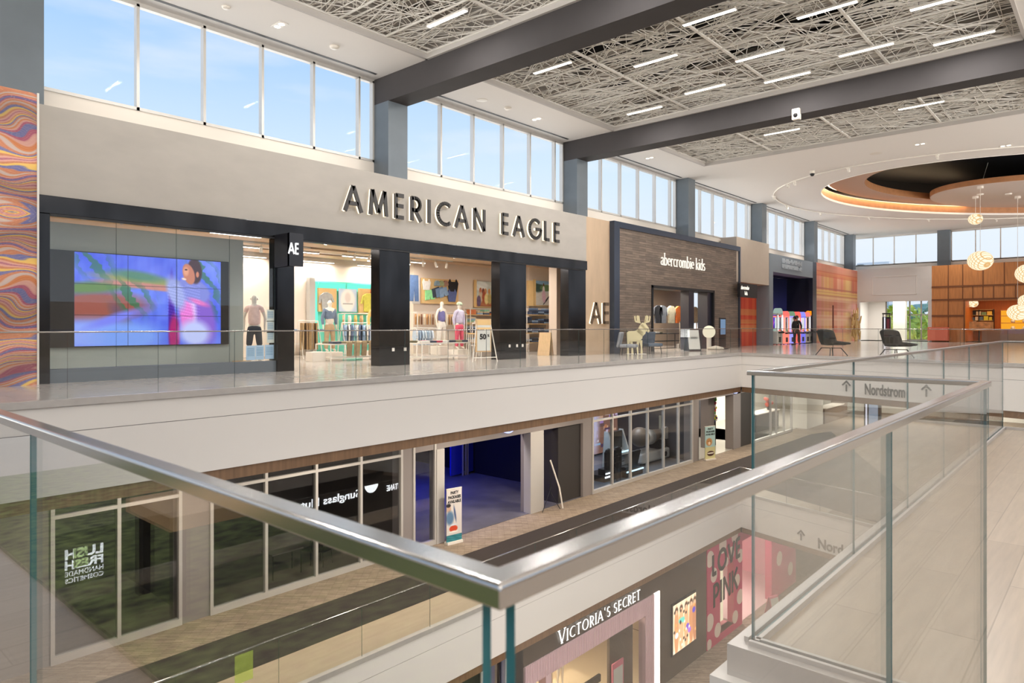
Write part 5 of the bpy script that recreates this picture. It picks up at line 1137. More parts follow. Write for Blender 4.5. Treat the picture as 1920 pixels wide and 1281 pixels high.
# ================= end wall: exit, windows, trees, wood front
t = thing('totem_display', 'tall black directory totem with a bright edge before the exit windows', 'totem', (59, 13.75, Z3)); x, y, z = PX(1664, 582, 59); x2, y2, _ = PX(1654, 582, 59); _, y3, _ = PX(1669, 582, 59)
MB().box(59, 59.3, y3, y2, Z3, .75).build('body', blackp, t, bevel=.02); MB().box(58.97, 59, y2-.22, y2-.14, Z3, .72).build('lit_edge', emit('edge_white', (.85, .85, 1, 1), 1), t); MB().box(59, 59.3, y3, y2, .95, 1.05).tube((59.1, y2-.05, .75), (59.1, y2-.05, 1), .03, 6).tube((59.1, y3+.05, .75), (59.1, y3+.05, 1), .03, 6).build('header', blackp, t)
MB().box(58.98, 59, y3+.05, y2-.32, -.6, .6).build('dark_screen', emit('dim_red', (.10, .025, .03, 1), 1), t)
struct('floor', MB().box(60, 68, -12, 17, Z3-.2, Z3), tile, 'floor beyond the exit opening')
struct('ceiling', MB().box(60.3, 66.2, 10, 17, 2.3, 2.4), white, 'ceiling of the exit lobby')
struct('wall_right', MB().box(65.9, 66.2, 15.3, 17, Z3, 2.4).box(60.3, 66, 10.5, 10.7, Z3, 2.4).box(60.3, 66, 16.6, 16.8, Z3, 2.4), white, 'white walls of the exit lobby')
wn = MB()
for y in (10.7, 12.55, 13.4, 15.2): wn.box(65.95, 66.05, y, y+.1, Z3, 2.3)
for z in (Z3, .95, 2.2): wn.box(65.95, 66.05, 10.7, 15.3, z, z+.08)
o = struct('window_20', wn, mat('bronze_frame', rgb(120, 112, 96), .5), 'exit lobby windows with a view of trees'); MB().box(65.99, 66.0, 10.7, 15.3, Z3, 2.3).build('pane', wglass, o)
area('lobby_fill', (63, 13.5, 2.25), (3, 3), 260, (1, .98, .94)); struct('wall_right', MB().box(64.5, 65.2, 13.5, 14.4, Z3, 2.3), mat('pale_column', rgb(214, 212, 196), .5), 'pale round-edged column inside the exit lobby')  # ceiling lamp without a fixture, added to brighten the dark lobby
struct('ground', MB().box(66.3, 200, -40, 80, -7.3, -7.2), mat('lawn', rgb(176, 172, 120), .9, var=.1, scale=.3), 'dry lawn outside the exit windows')
def tree(x, y, z, r_, col, lb):
    t = thing('tree', lb, 'tree', (x, y, -7.2), group=None); rq = random.Random(int(x*10+y)); mb = MB()
    for k in range(420):
        a, b_, rr_ = rq.uniform(0, 6.28), math.acos(rq.uniform(-1, 1)), r_*rq.uniform(.55, 1)
        p = Vector((x+rr_*math.sin(b_)*math.cos(a), y+rr_*math.sin(b_)*math.sin(a), z+rr_*.8*math.cos(b_))); s = rq.uniform(.25, .55)*r_/3
        q = [p+Vector((rq.uniform(-s, s), rq.uniform(-s, s), rq.uniform(-s, s))) for _ in range(4)]; mb.add(q, [(0, 1, 2), (0, 2, 3), (1, 2, 3)])
    mb.ball((x, y, z), r_*.6, 10, .8); mb.build('foliage', mat('leaf_%d_%d_%d' % col, tuple(min(1, q*1.6) for q in rgb(*col)[:3])+(1,), .8, var=.3, scale=2), t); MB().tube((x, y, -7.2), (x, y, z), .25, 8, .12).build('trunk', mat('bark', rgb(96, 80, 64), .9), t)
for i, (x, y, z, r_, col, lb) in enumerate(((92, 19.5, -1.5, 5, (168, 176, 84), 'yellow-green tree outside, centre of the right exit window'), (98, 12.5, -3, 5, (130, 146, 96), 'grey-green tree outside the right exit window, right side'), (84, 16.5, -3.6, 3.4, (196, 190, 90), 'low yellow shrub-like tree outside the exit windows'), (84, 22.4, -1, 5.5, (182, 184, 96), 'tall pale green tree outside the left exit window'), (120, 25, -3, 8, (126, 148, 132), 'distant blue-green tree outside the exit'), (108, 17, -4, 6, (150, 160, 110), 'distant olive tree outside the exit'))): tree(x, y, z, r_, col, lb)
for i, (y, z) in enumerate(((46.5, 14.6), (41, 15))):
    x = 180; o = MB().box(x, x+15, y, y+7, -7, z+.4).build('far_building', mat('far_grey', rgb(176, 186, 200), .8)); tag(o, ('left', 'right')[i]+' pale office block seen far away through the end clerestory window', 'building')
# wood wall with panels
for k, (a, b, c, d) in enumerate(((8.646, 10.76, Z3, 4.6), (-9, 8.646, 1.87, 4.6))):
    struct('wall_right', MB().box(60, 60.3, a, b, c, d), woodw, 'cherry wood panelled wall of the far shop, '+('left part', 'part over the opening')[k])
gv = MB(); dkw = mat('wood_groove', rgb(120, 72, 38), .5)
for z in (2.93, 1.95, .75): gv.box(59.96, 60, -9 if z > 1.9 else 8.65, 10.76, z, z+.12)
for px in (1779, 1806, 1844, 1884, 1925): y = PX(px, 520, 60)[1]; gv.box(59.975, 60, y, y+.06, 3.05, 4.6)
for px in (1779, 1806, 1825, 1844, 1864, 1884, 1905): y = PX(px, 550, 60)[1]; gv.box(59.975, 60, y, y+.06, 1.95, 2.93)
y = PX(1779, 550, 60)[1]; gv.box(59.975, 60, y, y+.06, Z3, 1.95); gv.box(59.95, 60, 8.64, 8.72, Z3, 1.95)
struct('trim_14', gv, dkw, 'darker rails and seams of the cherry wood wall')
# wood shop interior
struct('wall_right', MB().box(66, 66.2, -9, 12, Z3, 2.6), mat('orange_wood', rgb(178, 92, 30), .5, var=.12, scale=3, stretch=(1, 4, .3)), 'orange wood back wall of the far shop')
struct('wall_right', MB().box(60.3, 66, 8.9, 9.1, Z3, 2.6), mat('orange_wood', 0), 'orange wood side wall of the far shop'); struct('ceiling', MB().box(60.3, 66, -9, 10, 2.3, 2.4), mat('orange_wood', 0), 'wood ceiling of the far shop')
area('shop_light', (63, 5.5, 2.28), (2, 5), 170, (1, .72, .4))
bk = [(196, 180, 60), (230, 214, 190), (200, 90, 60), (90, 110, 130), (236, 190, 80), (40, 40, 44), (120, 150, 110), (210, 200, 60), (190, 96, 80), (226, 222, 210), (60, 84, 100)]
y0, y1 = PX(1863, 600, 65.5)[1], PX(1809, 600, 65.5)[1]
t = thing('book_shelf', 'tall shelf of colourful boxes and magazines inside the wood shop', 'shelf', (65.7, (y0+y1)/2, Z3))
MB().box(65.75, 65.8, y0, y1, Z3, 1.35).build('back_panel', mat('orange_wood', 0), t)
for z in (-.3, .08, .5, .92, 1.35): MB().box(65.4, 65.8, y0, y1, z-.03, z).build('shelf', boardw, t)
for y in (y0, (y0+y1)/2, y1): MB().box(65.4, 65.8, y-.03, y+.03, Z3, 1.35).build('upright', blackp, t)
rq = random.Random(8)
for zi, z in enumerate((-.3, .08, .5, .92)):
    y = y0+.1; k = 0
    while y < y1-.35:
        w_ = rq.uniform(.18, .34); c = bk[rq.randrange(len(bk))]; o = MB().box(65.45, 65.65, y, y+w_, z+.001, z+rq.uniform(.22, .34)).build('boxed_item', mat('item_%d_%d_%d' % c, rgb(*c), .5)); tag(o, 'small colourful box or magazine on the tall shelf of the wood shop', 'boxed item', 'boxes on the tall shelf of the wood shop'); y += w_+.05
y0, y1 = PX(1930, 600, 65.5)[1], PX(1876, 600, 65.5)[1]
t = thing('display_shelf', 'glowing yellow-lit wood shelf with small white jars at the right edge', 'shelf', (65.7, (y0+y1)/2, Z3)); MB().box(65.75, 65.8, y0, y1, Z3, 1.3).build('lit_back', emit('amber_glow', (1, .42, .03, 1), .8), t)
for z in (-.25, .3, .85, 1.3): MB().box(65.4, 65.8, y0, y1, z-.05, z).build('shelf', woodw, t)
for z in (-.25, .3, .85):
    y = y0+.3
    while y < y1-.2: o = MB().lathe([(.1, 0), (.15, .08), (.14, .2), (.06, .28)], (65.55, y, z+.001), 10).build('white_jar', mwhite, smooth=True); tag(o, 'small white jar on the glowing shelf of the wood shop', 'jar', 'jars on the glowing shelf'); y += .72
for px in (1815, 1825): 
    x, y, z = PX(px, 569, 64); t = thing('pendant_lamp', ('left', 'right')[px > 1820]+' cream globe lamp inside the wood shop under its ceiling', 'pendant lamp', (64, y, z-.3)); MB().ball((64, y, z), .34, 18, .9).build('shade', wv, t, smooth=True); MB().tube((64, y, z+.2), (64, y, 2.3), .02, 5).build('cord', wmetal, t)
o = MB().box(61.5, 62.3, 3, 7.8, Z3, -.2).build('shop_counter', mat('counter_stone', rgb(190, 150, 120), .4)); tag(o, 'long counter just inside the wood shop opening', 'counter')
o = MB().box(59.2, 59.9, 9.6, 10.9, Z3+.1, -.05).build('red_bench_box', mat('salmon', rgb(232, 128, 104), .6)); tag(o, 'salmon red box standing at the corner between the grey and the wood wall', 'box')
o = MB().box(59.4, 60, 6.9, 8.3, -.28, .35).build('food_poster', mat('burger', rgb(206, 140, 84), .5, var=.4, scale=3)); tag(o, 'colourful food picture board at the left of the wood shop opening', 'poster board')
# ================= middle level storefronts (plane Y=17.1)
Y2 = 17.1; ZT = -2.86
def wall2(x0, x1, z0, z1, m, lab, y=Y2, t=.5): return struct('wall_back', MB().box(x0, x1, y, y+t, z0, z1), m, lab)
gp2 = greyp
for (a, b, lb) in ((-9, 4.38, 'left of the two-pane shop window'), (7.12, 7.8, 'between the two-pane and the four-pane windows'), (13.97, 14.4, 'right of the four-pane window'), (23.76, 24.42, 'left of the arcade window'), (33.7, 34.45, 'right of the arcade window'), (38.85, 39.9, 'right of the second dark opening')):
    wall2(a, b, Z2, ZT, gp2, 'grey pier of the middle level '+lb)
wall2(14.4, 23.76, -4.1, ZT, gp2, 'grey header over the dark opening of the middle level')
wall2(34.45, 44.5, -4.0, ZT, gp2, 'grey header over the farther opening of the middle level')
def window2(n, xs, zt, lab, base=.16, label=None, gm=sglass):
    fr = MB(); x0, x1 = xs[0], xs[-1]
    fr.box(x0, x1, Y2-.05, Y2+.1, Z2, Z2+base).box(x0, x1, Y2-.04, Y2+.08, ZT-.02, ZT)
    if zt: fr.box(x0, x1, Y2-.04, Y2+.08, zt-.04, zt+.04)
    for x in xs: fr.box(x-.04, x+.04, Y2-.045, Y2+.085, Z2, ZT)
    o = struct('window_%d' % n, fr, alum, lab); MB().box(x0, x1, Y2+.03, Y2+.04, Z2+.1, ZT).build('pane', gm, o)
window2(30, [4.42, 5.72, 7.08], -4.1, 'two-pane shop window of the middle level at the far left')
window2(31, [7.85, 9.32, 10.85, 12.38, 13.93], -4.1, 'four-pane dark shop window of the middle level')
window2(32, [14.44, 15.35], None, 'narrow shop window beside the dark blue opening')
window2(33, [24.46]+[24.46+1.54*k for k in range(1, 6)]+[33.66], -4.1, 'six-pane arcade window of the middle level')
struct('trim_15', MB().box(15.38, 15.72, Y2-.08, Y2+.3, Z2, -4.1).box(20.25, 21.06, Y2-.05, Y2+.3, Z2, -4.1), alum, 'light grey door jambs of the dark blue opening')
struct('wall_back', MB().box(20.3, 20.9, Y2+.1, Y2+.5, Z2, -4.1), greyp, 'grey jamb behind the light door jamb')
wall2(22.2, 23.76, Z2, -4.1, mat('dark_jamb', rgb(56, 52, 50), .5), 'dark brown side wall in the opening left of the arcade window', Y2+.12, 1.2)
wall2(39.9, 41.6, Z2, -4.0, mat('dark_jamb', 0), 'dark brown wall beside the farther opening', Y2+.05, .6)
# dim shop rooms
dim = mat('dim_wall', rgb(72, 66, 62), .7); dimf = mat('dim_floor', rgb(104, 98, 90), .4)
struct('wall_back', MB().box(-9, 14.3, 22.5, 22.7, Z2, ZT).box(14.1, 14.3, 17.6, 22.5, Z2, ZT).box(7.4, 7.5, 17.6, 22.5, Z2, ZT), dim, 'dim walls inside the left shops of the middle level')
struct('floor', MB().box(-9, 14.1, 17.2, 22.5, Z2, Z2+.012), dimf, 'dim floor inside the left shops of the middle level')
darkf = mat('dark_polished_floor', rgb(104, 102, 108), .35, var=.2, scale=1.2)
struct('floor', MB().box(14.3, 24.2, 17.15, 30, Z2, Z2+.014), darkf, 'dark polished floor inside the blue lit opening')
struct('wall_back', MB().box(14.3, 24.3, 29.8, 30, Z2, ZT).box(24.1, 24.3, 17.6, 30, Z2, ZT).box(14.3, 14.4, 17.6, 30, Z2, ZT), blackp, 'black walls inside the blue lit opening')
bluew = mat('blue_curtain', rgb(30, 40, 170), .6)
t = thing('partition_wall', 'blue-lit folding partition at the back of the dark opening', 'partition', (18.5, 23.6, Z2))
for i, (px0, px1) in enumerate(((846, 869), (876, 936))): MB().box(XA(px0, 24), XA(px1, 24), 24, 24.1, Z2+.1, -3.2).build('panel', bluew, t)
mb = MB(); [mb.tube((XA(p, 23.9), 23.9, Z2), (XA(p, 23.9), 23.9, -3.2), .05, 8) for p in (868, 873, 877, 937)]; mb.build('post', greyp, t)
area('blue_stage_light', (17.6, 23.2, -3.1), (3.5, .3), 480, (.03, .06, 1), rot=(.35, 0, 0)); area('entrance_light', (18, 18.2, -2.9), (3, .5), 110, (.9, .82, .9))
MB().box(17.6, 21, 22.4, 22.8, -3.06, -3.0).build('light_bar', blackp, t)
# party banners
def banner(x, y, w_, h_, lb, kind, rz=0):
    t = thing('roll_up_banner', lb, 'banner', (x, y, Z2), rz)
    def f(U, V):
        im = const(U, (214, 206, 200) if kind == 'boy' else (170, 200, 200))
        if kind == 'boy':
            im = blob(im, U, V, .15, .62, .14, .07, (196, 160, 136), soft=.3); im = blob(im, U, V, .13, .69, .15, .035, (36, 30, 34), soft=.3); im = blob(im, U, V, .22, .45, .25, .13, (92, 124, 156), soft=.5)
            im = blob(im, U, V, .55, .52, .05, .16, (70, 90, 130), ang=.5, soft=.8); im = blob(im, U, V, .45, .24, .27, .06, (206, 70, 36), soft=.2); im = blob(im, U, V, .45, .31, .2, .015, (210, 220, 230), soft=.4); im = blob(im, U, V, .45, .18, .3, .015, (240, 236, 226), soft=.3)
            im = np.where((V < .12)[..., None], np.array((40, 120, 130))/255.+.12*sn(U, V, 9, 25, 2)[..., None], im)
        else:
            im = blob(im, U, V, .4, .52, .3, .12, (196, 140, 86), soft=.3); im = blob(im, U, V, .42, .48, .1, .05, (236, 210, 180), soft=.3); im = blob(im, U, V, .3, .54, .03, .015, (30, 20, 20), soft=.3); im = blob(im, U, V, .5, .54, .03, .015, (30, 20, 20), soft=.3)
            im = np.where((V < .36)[..., None], np.array((206, 200, 150))/255., im); im = blob(im, U, V, .55, .16, .34, .08, (70, 40, 30), soft=.2); im = blob(im, U, V, .55, .17, .34, .02, (240, 236, 224), soft=.2)
        return im
    x0 = -w_/2; o = paint('printed_sheet', (x0, -.02, .08), UX, UZ, w_, h_, 50, 110, f, pm, None); loc = o.location.copy(); o.parent = t; o.location = loc
    MB().box(-w_/2, w_/2, -.1, .1, 0, .08).build('base', wmetal, t, local=True); MB().box(-w_/2, w_/2, -.03, .02, h_+.08, h_+.1).build('top_bar', wmetal, t, local=True)
    for i, s in enumerate(('PARTY', 'PACKAGES', 'AVAILABLE')):
        o = text(s, (-w_*(.24, .4, .43)[i], -.022, .08+h_*(.90-.085*i)), UX, UZ, h_*.075, blackp, None, .004, bold=.006, w=w_*(.52, .82, .88)[i]); o.parent = t
    return t
banner(XA(851, 16.7), 16.7, .62, 1.75, 'banner reading PARTY PACKAGES AVAILABLE with a boy and cake, by the dark blue opening', 'boy', -.15)
banner(XA(1331, 16.7), 16.7, .78, 1.75, 'pale blue PARTY PACKAGES AVAILABLE banner with a dog, right of the arcade window', 'dog', -.3)
x = XA(1032, 16.9); t = thing('x_frame_banner_stand', 'thin X-frame stand with a tall curved board seen edge-on beside the grey jamb', 'banner stand', (x, 16.9, Z2), -.1)
MB().tube((-.55, -.1, 0), (.05, 0, .9), .015, 6).tube((.35, -.2, 0), (0, .1, .8), .015, 6).tube((0, 0, .7), (-.05, 0, 1.9), .015, 6).build('frame', blackp, t, local=True)
MB().path([(.5, -.2, 0), (.42, -.1, .8), (.2, 0, 1.5), (0, 0, 1.95)], .035, 6).build('curved_board', mwhite, t, local=True)
# round entrance signs peeking below the walnut strip
for px, py, lb in ((958, 803, 'round blue sign over the nearer dark blue opening, half hidden above'), (1383, 732, 'round blue sign over the farther dark opening')):
    x, y, z = PY(px, py, 16.9); t = thing('round_sign', lb, 'sign', (x, 16.9, z-.35)); R_ = .45
    MB().prism([(x+R_*math.cos(2*PI*k/28), z+.25+R_*math.sin(2*PI*k/28)) for k in range(28)], 16.98, 17.08).build('rim', emit('lilac_rim', (.55, .6, 1, 1), 1.3), t)
    MB().prism([(x+R_*.86*math.cos(2*PI*k/28), z+.25+R_*.86*math.sin(2*PI*k/28)) for k in range(28)], 16.95, 16.98).build('face', emit('deep_blue', (.06, .12, .42, 1), .9), t)
    MB().box(x-.25, x+.25, 16.94, 16.95, z-.05, z+.03).build('lettering', emit('sign_white', 0), t)
# chairs and tables in the four-pane window
def schair(x, y, rz, lb):
    t = thing('wire_chair', lb, 'chair', (x, y, Z2), rz, 'chairs in the dark four-pane window'); mb = MB().box(-.22, .22, -.22, .22, .44, .47); mb.build('seat', blackp, t, local=True)
    MB().box(-.2, .2, .2, .22, .6, .92).build('backrest', blackp, t, local=True)
    for a in (-.2, .2):
        for b in (-.2, .2): MB().tube((a*1.15, b*1.15, 0), (a, b, .45 if b < 0 else .9), .012, 6).build('leg', blackp, t, local=True)
schair(XA(603, 18.2), 18.2, 1.9, 'black chair inside the four-pane window, right one'); schair(XA(585, 18.5), 18.5, -1.2, 'black chair inside the four-pane window, left one')
x = XA(530, 18.3); t = thing('cafe_table', 'dark table inside the four-pane window left of the chairs', 'table', (x, 18.3, Z2)); MB().box(x-.5, x+.5, 18, 18.6, Z2+.72, Z2+.76).build('table_top', dimf, t)
for a in (-.45, .45):
    for b in (-.25, .25): MB().tube((x+a, 18.3+b, Z2), (x+a, 18.3+b, Z2+.72), .018, 6).build('leg', blackp, t)
area('dim_shop_light', (10.5, 20, -3.0), (3, 2), 12, (1, .9, .8)); area('dim_shop_light', (5.5, 20, -3.0), (1.5, 2), 6, (1, .9, .8))
# arcade room behind the six-pane window
def wallpic(U, V):
    im = const(U, (150, 110, 96)); r = np.random.RandomState(2)
    for k in range(130):
        c = [(236, 190, 160), (250, 236, 230), (190, 150, 220), (214, 140, 100), (120, 90, 90), (230, 210, 240), (150, 200, 240), (90, 70, 100)][r.randint(8)]; x, y, a, b = r.uniform(0, 1), r.uniform(0, 1), r.uniform(.008, .05), r.uniform(.01, .03)
        m = ((np.abs(U-x) < a) & (np.abs(V-y) < b))[..., None]; im = np.where(m, np.array(c)/255., im)
    im = blob(im, U, V, .08, .45, .08, .5, (226, 220, 250), soft=.9); im = blob(im, U, V, .6, .45, .04, .12, (70, 190, 255), soft=.4); return im
xa, xb = XA(1112, 22), XA(1290, 22)
t = paint('arcade_backdrop', (xa-.5, 22, Z2+.1), UX, UZ, XA(1216, 22)-xa+.5, 4.1, 200, 110, wallpic, attrmat('arcade_wall_glow', .8), back=.1); tag(t, 'busy glowing wall of lights and boxes at the back of the arcade window room', 'backdrop')
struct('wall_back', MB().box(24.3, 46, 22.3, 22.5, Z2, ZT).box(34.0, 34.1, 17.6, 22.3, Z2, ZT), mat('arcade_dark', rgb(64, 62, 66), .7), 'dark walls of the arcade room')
struct('floor', MB().box(24.3, 34, 17.15, 22.3, Z2, Z2+.014), mat('arcade_floor', rgb(96, 108, 122), .3, var=.15, scale=1), 'bluish tiled floor of the arcade room')
area('arcade_light', (26.5, 19.6, -3.0), (2, 2), 130, (.55, .75, 1)); area('arcade_light', (30.5, 19.4, -3.0), (2, 1.5), 130, (.9, .95, 1))
strip = emit('ice_strip', (.45, .8, 1, 1), 3)
x = XA(1160, 18.6); t = thing('arcade_machine', 'white and blue-lit driving arcade cabinet in the second window pane', 'arcade machine', (x, 18.8, Z2))
mw = mat('machine_white', 0)
MB().prism([(18.1, Z2+.1), (18.3, Z2+.2), (18.35, Z2+1.0), (18.75, Z2+2.1), (18.95, Z2+2.1), (19.1, Z2+.1)], x-.75, x-.65, 'X').prism([(18.1, Z2+.1), (18.3, Z2+.2), (18.35, Z2+1.0), (18.75, Z2+2.1), (18.95, Z2+2.1), (19.1, Z2+.1)], x+.55, x+.65, 'X').build('side_panel', mw, t)
MB().box(x-.65, x+.55, 18.75, 18.9, Z2+1.2, Z2+2.05).build('screen', mat('dark_screen', rgb(70, 66, 62), .2), t); MB().box(x-.6, x+.5, 18.3, 18.75, Z2+.95, Z2+1.1).build('dashboard', mw, t)
MB().box(x-.7, x+.6, 17.75, 18.2, Z2+.35, Z2+.5).prism([(17.7, Z2+.45), (17.5, Z2+1.25), (17.6, Z2+1.27), (17.85, Z2+.5)], x-.4, x+.3, 'X').build('seat', blackp, t, bevel=.03)
MB().box(x-.8, x+.7, 17.6, 17.64, Z2+.26, Z2+.32).box(x-.6, x+.6, 18.26, 18.3, Z2+1.08, Z2+1.14).build('light_strip', strip, t); MB().box(x-.8, x+.7, 17.65, 19.1, Z2+.02, Z2+.26).build('base', blackp, t)
x = XA(1128, 18.6); t = thing('arcade_machine', 'black arcade racing seat rig with white lit steps in the first window pane', 'arcade machine', (x, 18.3, Z2))
for a in (-.45, .35): MB().box(x+a-.28, x+a+.28, 17.9, 18.3, Z2+.3, Z2+.6).box(x+a-.25, x+a+.25, 17.85, 17.98, Z2+.6, Z2+1.4).lathe([(.26, 0), (.2, .12), (.02, .18)], (x+a, 17.92, Z2+1.38), 12, sy=.4).build('seat', blackp, t, bevel=.03)
mb = MB(); [mb.tube((x+a, 17.6, Z2+.05), (x+a, 17.6, Z2+1.3), .03, 6) for a in (-.2, .1)]; [mb.tube((x-.5, 17.6, Z2+z), (x+.4, 17.6, Z2+z), .02, 6) for z in (.6, .9, 1.15)]; mb.build('frame', blackp, t)
MB().box(x-.8, x+.7, 17.9, 19.0, Z2+.02, Z2+.3).build('base', blackp, t); MB().box(x-.75, x-.1, 17.87, 17.9, Z2+.2, Z2+.27).box(x-.75, x-.2, 17.85, 17.87, Z2+.38, Z2+.44).build('light_strip', emit('white_strip', (.9, .95, 1, 1), 3), t)
x = XA(1215, 19.0); t = thing('plane_ride', 'brown and white plane-shaped ride on a white base in the middle of the arcade window', 'ride', (x, 19, Z2))
MB().box(x-1.4, x+1.5, 18.5, 19.5, Z2+.1, Z2+.65).build('base', mw, t, bevel=.1); MB().tube((x+1.0, 18.48, Z2+.35), (x+1.0, 18.52, Z2+.35), .14, 14).build('wheel_disc', blackp, t)
bt = mat('brown_taupe', rgb(122, 106, 92), .4)
MB().ball((x-1.0, 18.9, Z2+1.45), .52, 18, 1.0).build('nose', bt, t, smooth=True); MB().tube((x-.95, 18.95, Z2+1.45), (x+.2, 19, Z2+1.3), .5, 18, .4).build('fuselage', mw, t, smooth=True); MB().tube((x+.2, 19, Z2+1.3), (x+1.4, 19, Z2+1.4), .4, 16, .2).build('tail', bt, t, smooth=True)
MB().tube((x+1.5, 18.7, Z2+1.4), (x+1.5, 18.9, Z2+1.4), .34, 18).build('rear_ring', mw, t); MB().box(x+.5, x+1.2, 18.6, 19.2, Z2+.65, Z2+1.05).build('mount', blackp, t); MB().box(x+1.6, x+1.9, 19.1, 19.25, Z2+.6, Z2+2.3).build('back_board', mat('pale_board', rgb(166, 160, 140), .5), t)
MB().tube((XA(1206, 20), 20, -3.7), (XA(1206, 20), 20, -3.2), .16, 12).build('globe_lamp', emit('cyan_lamp', (.3, .85, 1, 1), 3)); tag(bpy.context.scene.objects['globe_lamp.001'] if 'globe_lamp.001' in bpy.data.objects else bpy.data.objects['globe_lamp'], 'cyan glowing hanging lamp in the arcade room', 'lamp')
# second opening interior
struct('floor', MB().box(34.4, 46, 17.15, 26, Z2, Z2+.02), mat('pale_polished', rgb(190, 184, 172), .15), 'pale polished floor inside the farther opening')
area('opening_light', (38, 21, -3.05), (3, 3), 200, (1, .95, .85))
struct('wall_back', MB().box(34.2, 40.5, 26, 26.2, Z2, ZT).box(34.0, 34.2, 22.4, 26, Z2, ZT), mat('cream_lit', rgb(226, 222, 206), .6), 'cream back wall of the farther opening')
t = thing('prize_display', 'tall display column with colourful prizes just inside the farther opening', 'display', (XA(1336, 18.6), 18.6, Z2)); x = XA(1336, 18.6)
MB().box(x-.25, x+.25, 18.5, 18.9, Z2, -3.8).build('column', blackp, t); mb = MB(); r = random.Random(9)
for i, c in enumerate(((220, 60, 80), (240, 210, 40), (120, 200, 90), (236, 236, 230), (60, 60, 120))):
    mb = MB(); [mb.ball((x+r.uniform(-.2, .2), 18.45, Z2+r.uniform(1.5, 3.3)), .1, 8) for k in range(5)]; mb.build('prize', mat('prize%d' % i, rgb(*c), .5), t)
struct('wall_back', MB().box(38.1, 38.9, 18.3, 18.8, Z2, -3.0), gp2, 'grey column in the farther opening')
# bright shops and pale column on the right, middle level
wl = mat('bright_cream', rgb(236, 232, 220), .6)
struct('wall_back', MB().box(41.6, 64, 23, 23.2, Z2, ZT).box(63.8, 64, -6, 23, Z2, ZT), wl, 'bright back walls of the middle level shops on the right')
struct('floor', MB().box(41.6, 63.8, 17.3, 23, Z2, Z2+.02), mat('pale_polished', 0), 'pale floor of the bright shop on the right')
for i, (x, y, p) in enumerate(((46, 20, 330), (52, 20, 330), (57, 14, 400), (60, 9, 400), (54, 5, 300), (44, 12, 200), (38, 6, 160), (40, 14.5, 120))): area('shop_light', (x, y, -2.95), (3, 2), p, (1, .95, .86))
window2(34, [41.6, 44.6, 45.6, 47.0, 48.4], None, 'glass front of the bright shop on the middle level', gm=wglass)
struct('wall_back', MB().box(50.0, 53.5, 16.6, 17.6, Z2, ZT), mat('mosaic_white', rgb(226, 222, 210), .5, bump=.5, scale=12), 'white mosaic column by the bright shop')
t = thing('shop_counter', 'black counter with a white top inside the bright shop', 'counter', (47.5, 18.8, Z2)); MB().box(46, 50, 18.6, 19.4, Z2, Z2+1.2).build('body', blackp, t); MB().box(45.9, 50, 18.5, 19.5, Z2+1.2, Z2+1.26).build('counter_top', mwhite, t)
t = thing('potted_flowers', 'red flowers in a pot on the black counter', 'plant', (49.2, 19, Z2+1.26)); MB().lathe([(.12, 0), (.18, .3)], (49.2, 19, Z2+1.26), 12).build('pot', blackp, t); mb = MB(); [mb.ball((49.2+r.uniform(-.3, .3), 19+r.uniform(-.2, .2), Z2+1.8+r.uniform(-.2, .25)), .13, 8) for k in range(12)]; mb.build('flowers', mat('coral_red', rgb(190, 84, 70), .6), t)
t = thing('shop_counter', 'taupe display counter right of the mosaic column', 'counter', (55.5, 16.7, Z2)); MB().box(53.6, 58, 16.5, 17.2, Z2, Z2+1.1).build('body', bt, t); MB().box(53.5, 58.1, 16.4, 17.3, Z2+1.1, Z2+1.16).build('counter_top', mwhite, t)
struct('wall_back', MB().box(58, 59.2, 16.5, 17.4, Z2, ZT), bt, 'taupe pier at the end of the display counter')
t = thing('directory_kiosk', 'slim dark directory kiosk with a lit edge standing on the middle level', 'kiosk', (50.2, 12.8, Z2)); MB().box(50, 50.3, 11.9, 12.9, Z2, Z2+2.3).build('frame', blackp, t); MB().box(49.97, 50, 12.05, 12.6, Z2+.3, Z2+2.2).build('screen', emit('kiosk_blue', (.3, .36, .46, 1), 1), t); MB().box(49.96, 50.0, 12.7, 12.8, Z2, Z2+2.3).build('lit_edge', emit('edge_white', 0), t)
for i, (px, py) in enumerate(((1660, 765), (1625, 770))): q = PZ(px, 815, Z2)
# Nordstrom signs on the slanted fascia
def on_edge(px, py):   # point on the slanted fascia plane
    q = ray(px, py); nx_, ny_ = -EY, EX; k = (29*nx_+12.4*ny_)/(q[0]*nx_+q[1]*ny_); return Vector((q[0]*k, q[1]*k, q[2]*k))
ue = Vector((EX, EY, 0)).normalized(); nrm = Vector((EY, -EX, 0)).normalized()
inkg = mat('sign_ink', rgb(34, 32, 31), .6)
def arrow(o, s, parent):
    mb = MB().prism([(-.06*s, 0), (.06*s, 0), (.06*s, .62*s), (-.06*s, .62*s)], 0, .02, 'Z'); 
    for k in (-1, 1): mb.prism([(0, 1*s), (k*.42*s, .58*s), (k*.33*s, .49*s), (0, .82*s)], 0, .02, 'Z')
    return xf(mb, o, ue, UZ).build('arrow', inkg, parent)
for (pxs, py, dz, lb) in ((1622, 739, 0, 'dark Nordstrom lettering with up arrows on the upper slanted fascia'), (1534, 1027, 0, 'dark Nordstrom lettering with an up arrow on the lower slanted fascia')):
    a = on_edge(pxs, py)+nrm*.03; t = thing('fascia_sign', lb, 'sign', a)
    s = .42
    text('Nordstrom', a, ue, UZ, .56, inkg, t, .02, bold=.012, w=(on_edge(1697, 741)-on_edge(1622, 739)).length if py < 900 else 2.2)
    if py < 900: arrow(on_edge(1588, 734)+nrm*.03, s, t); arrow(on_edge(1738, 744)+nrm*.03, s, t)
    else: arrow(on_edge(1503, 1013)+nrm*.03, s, t)
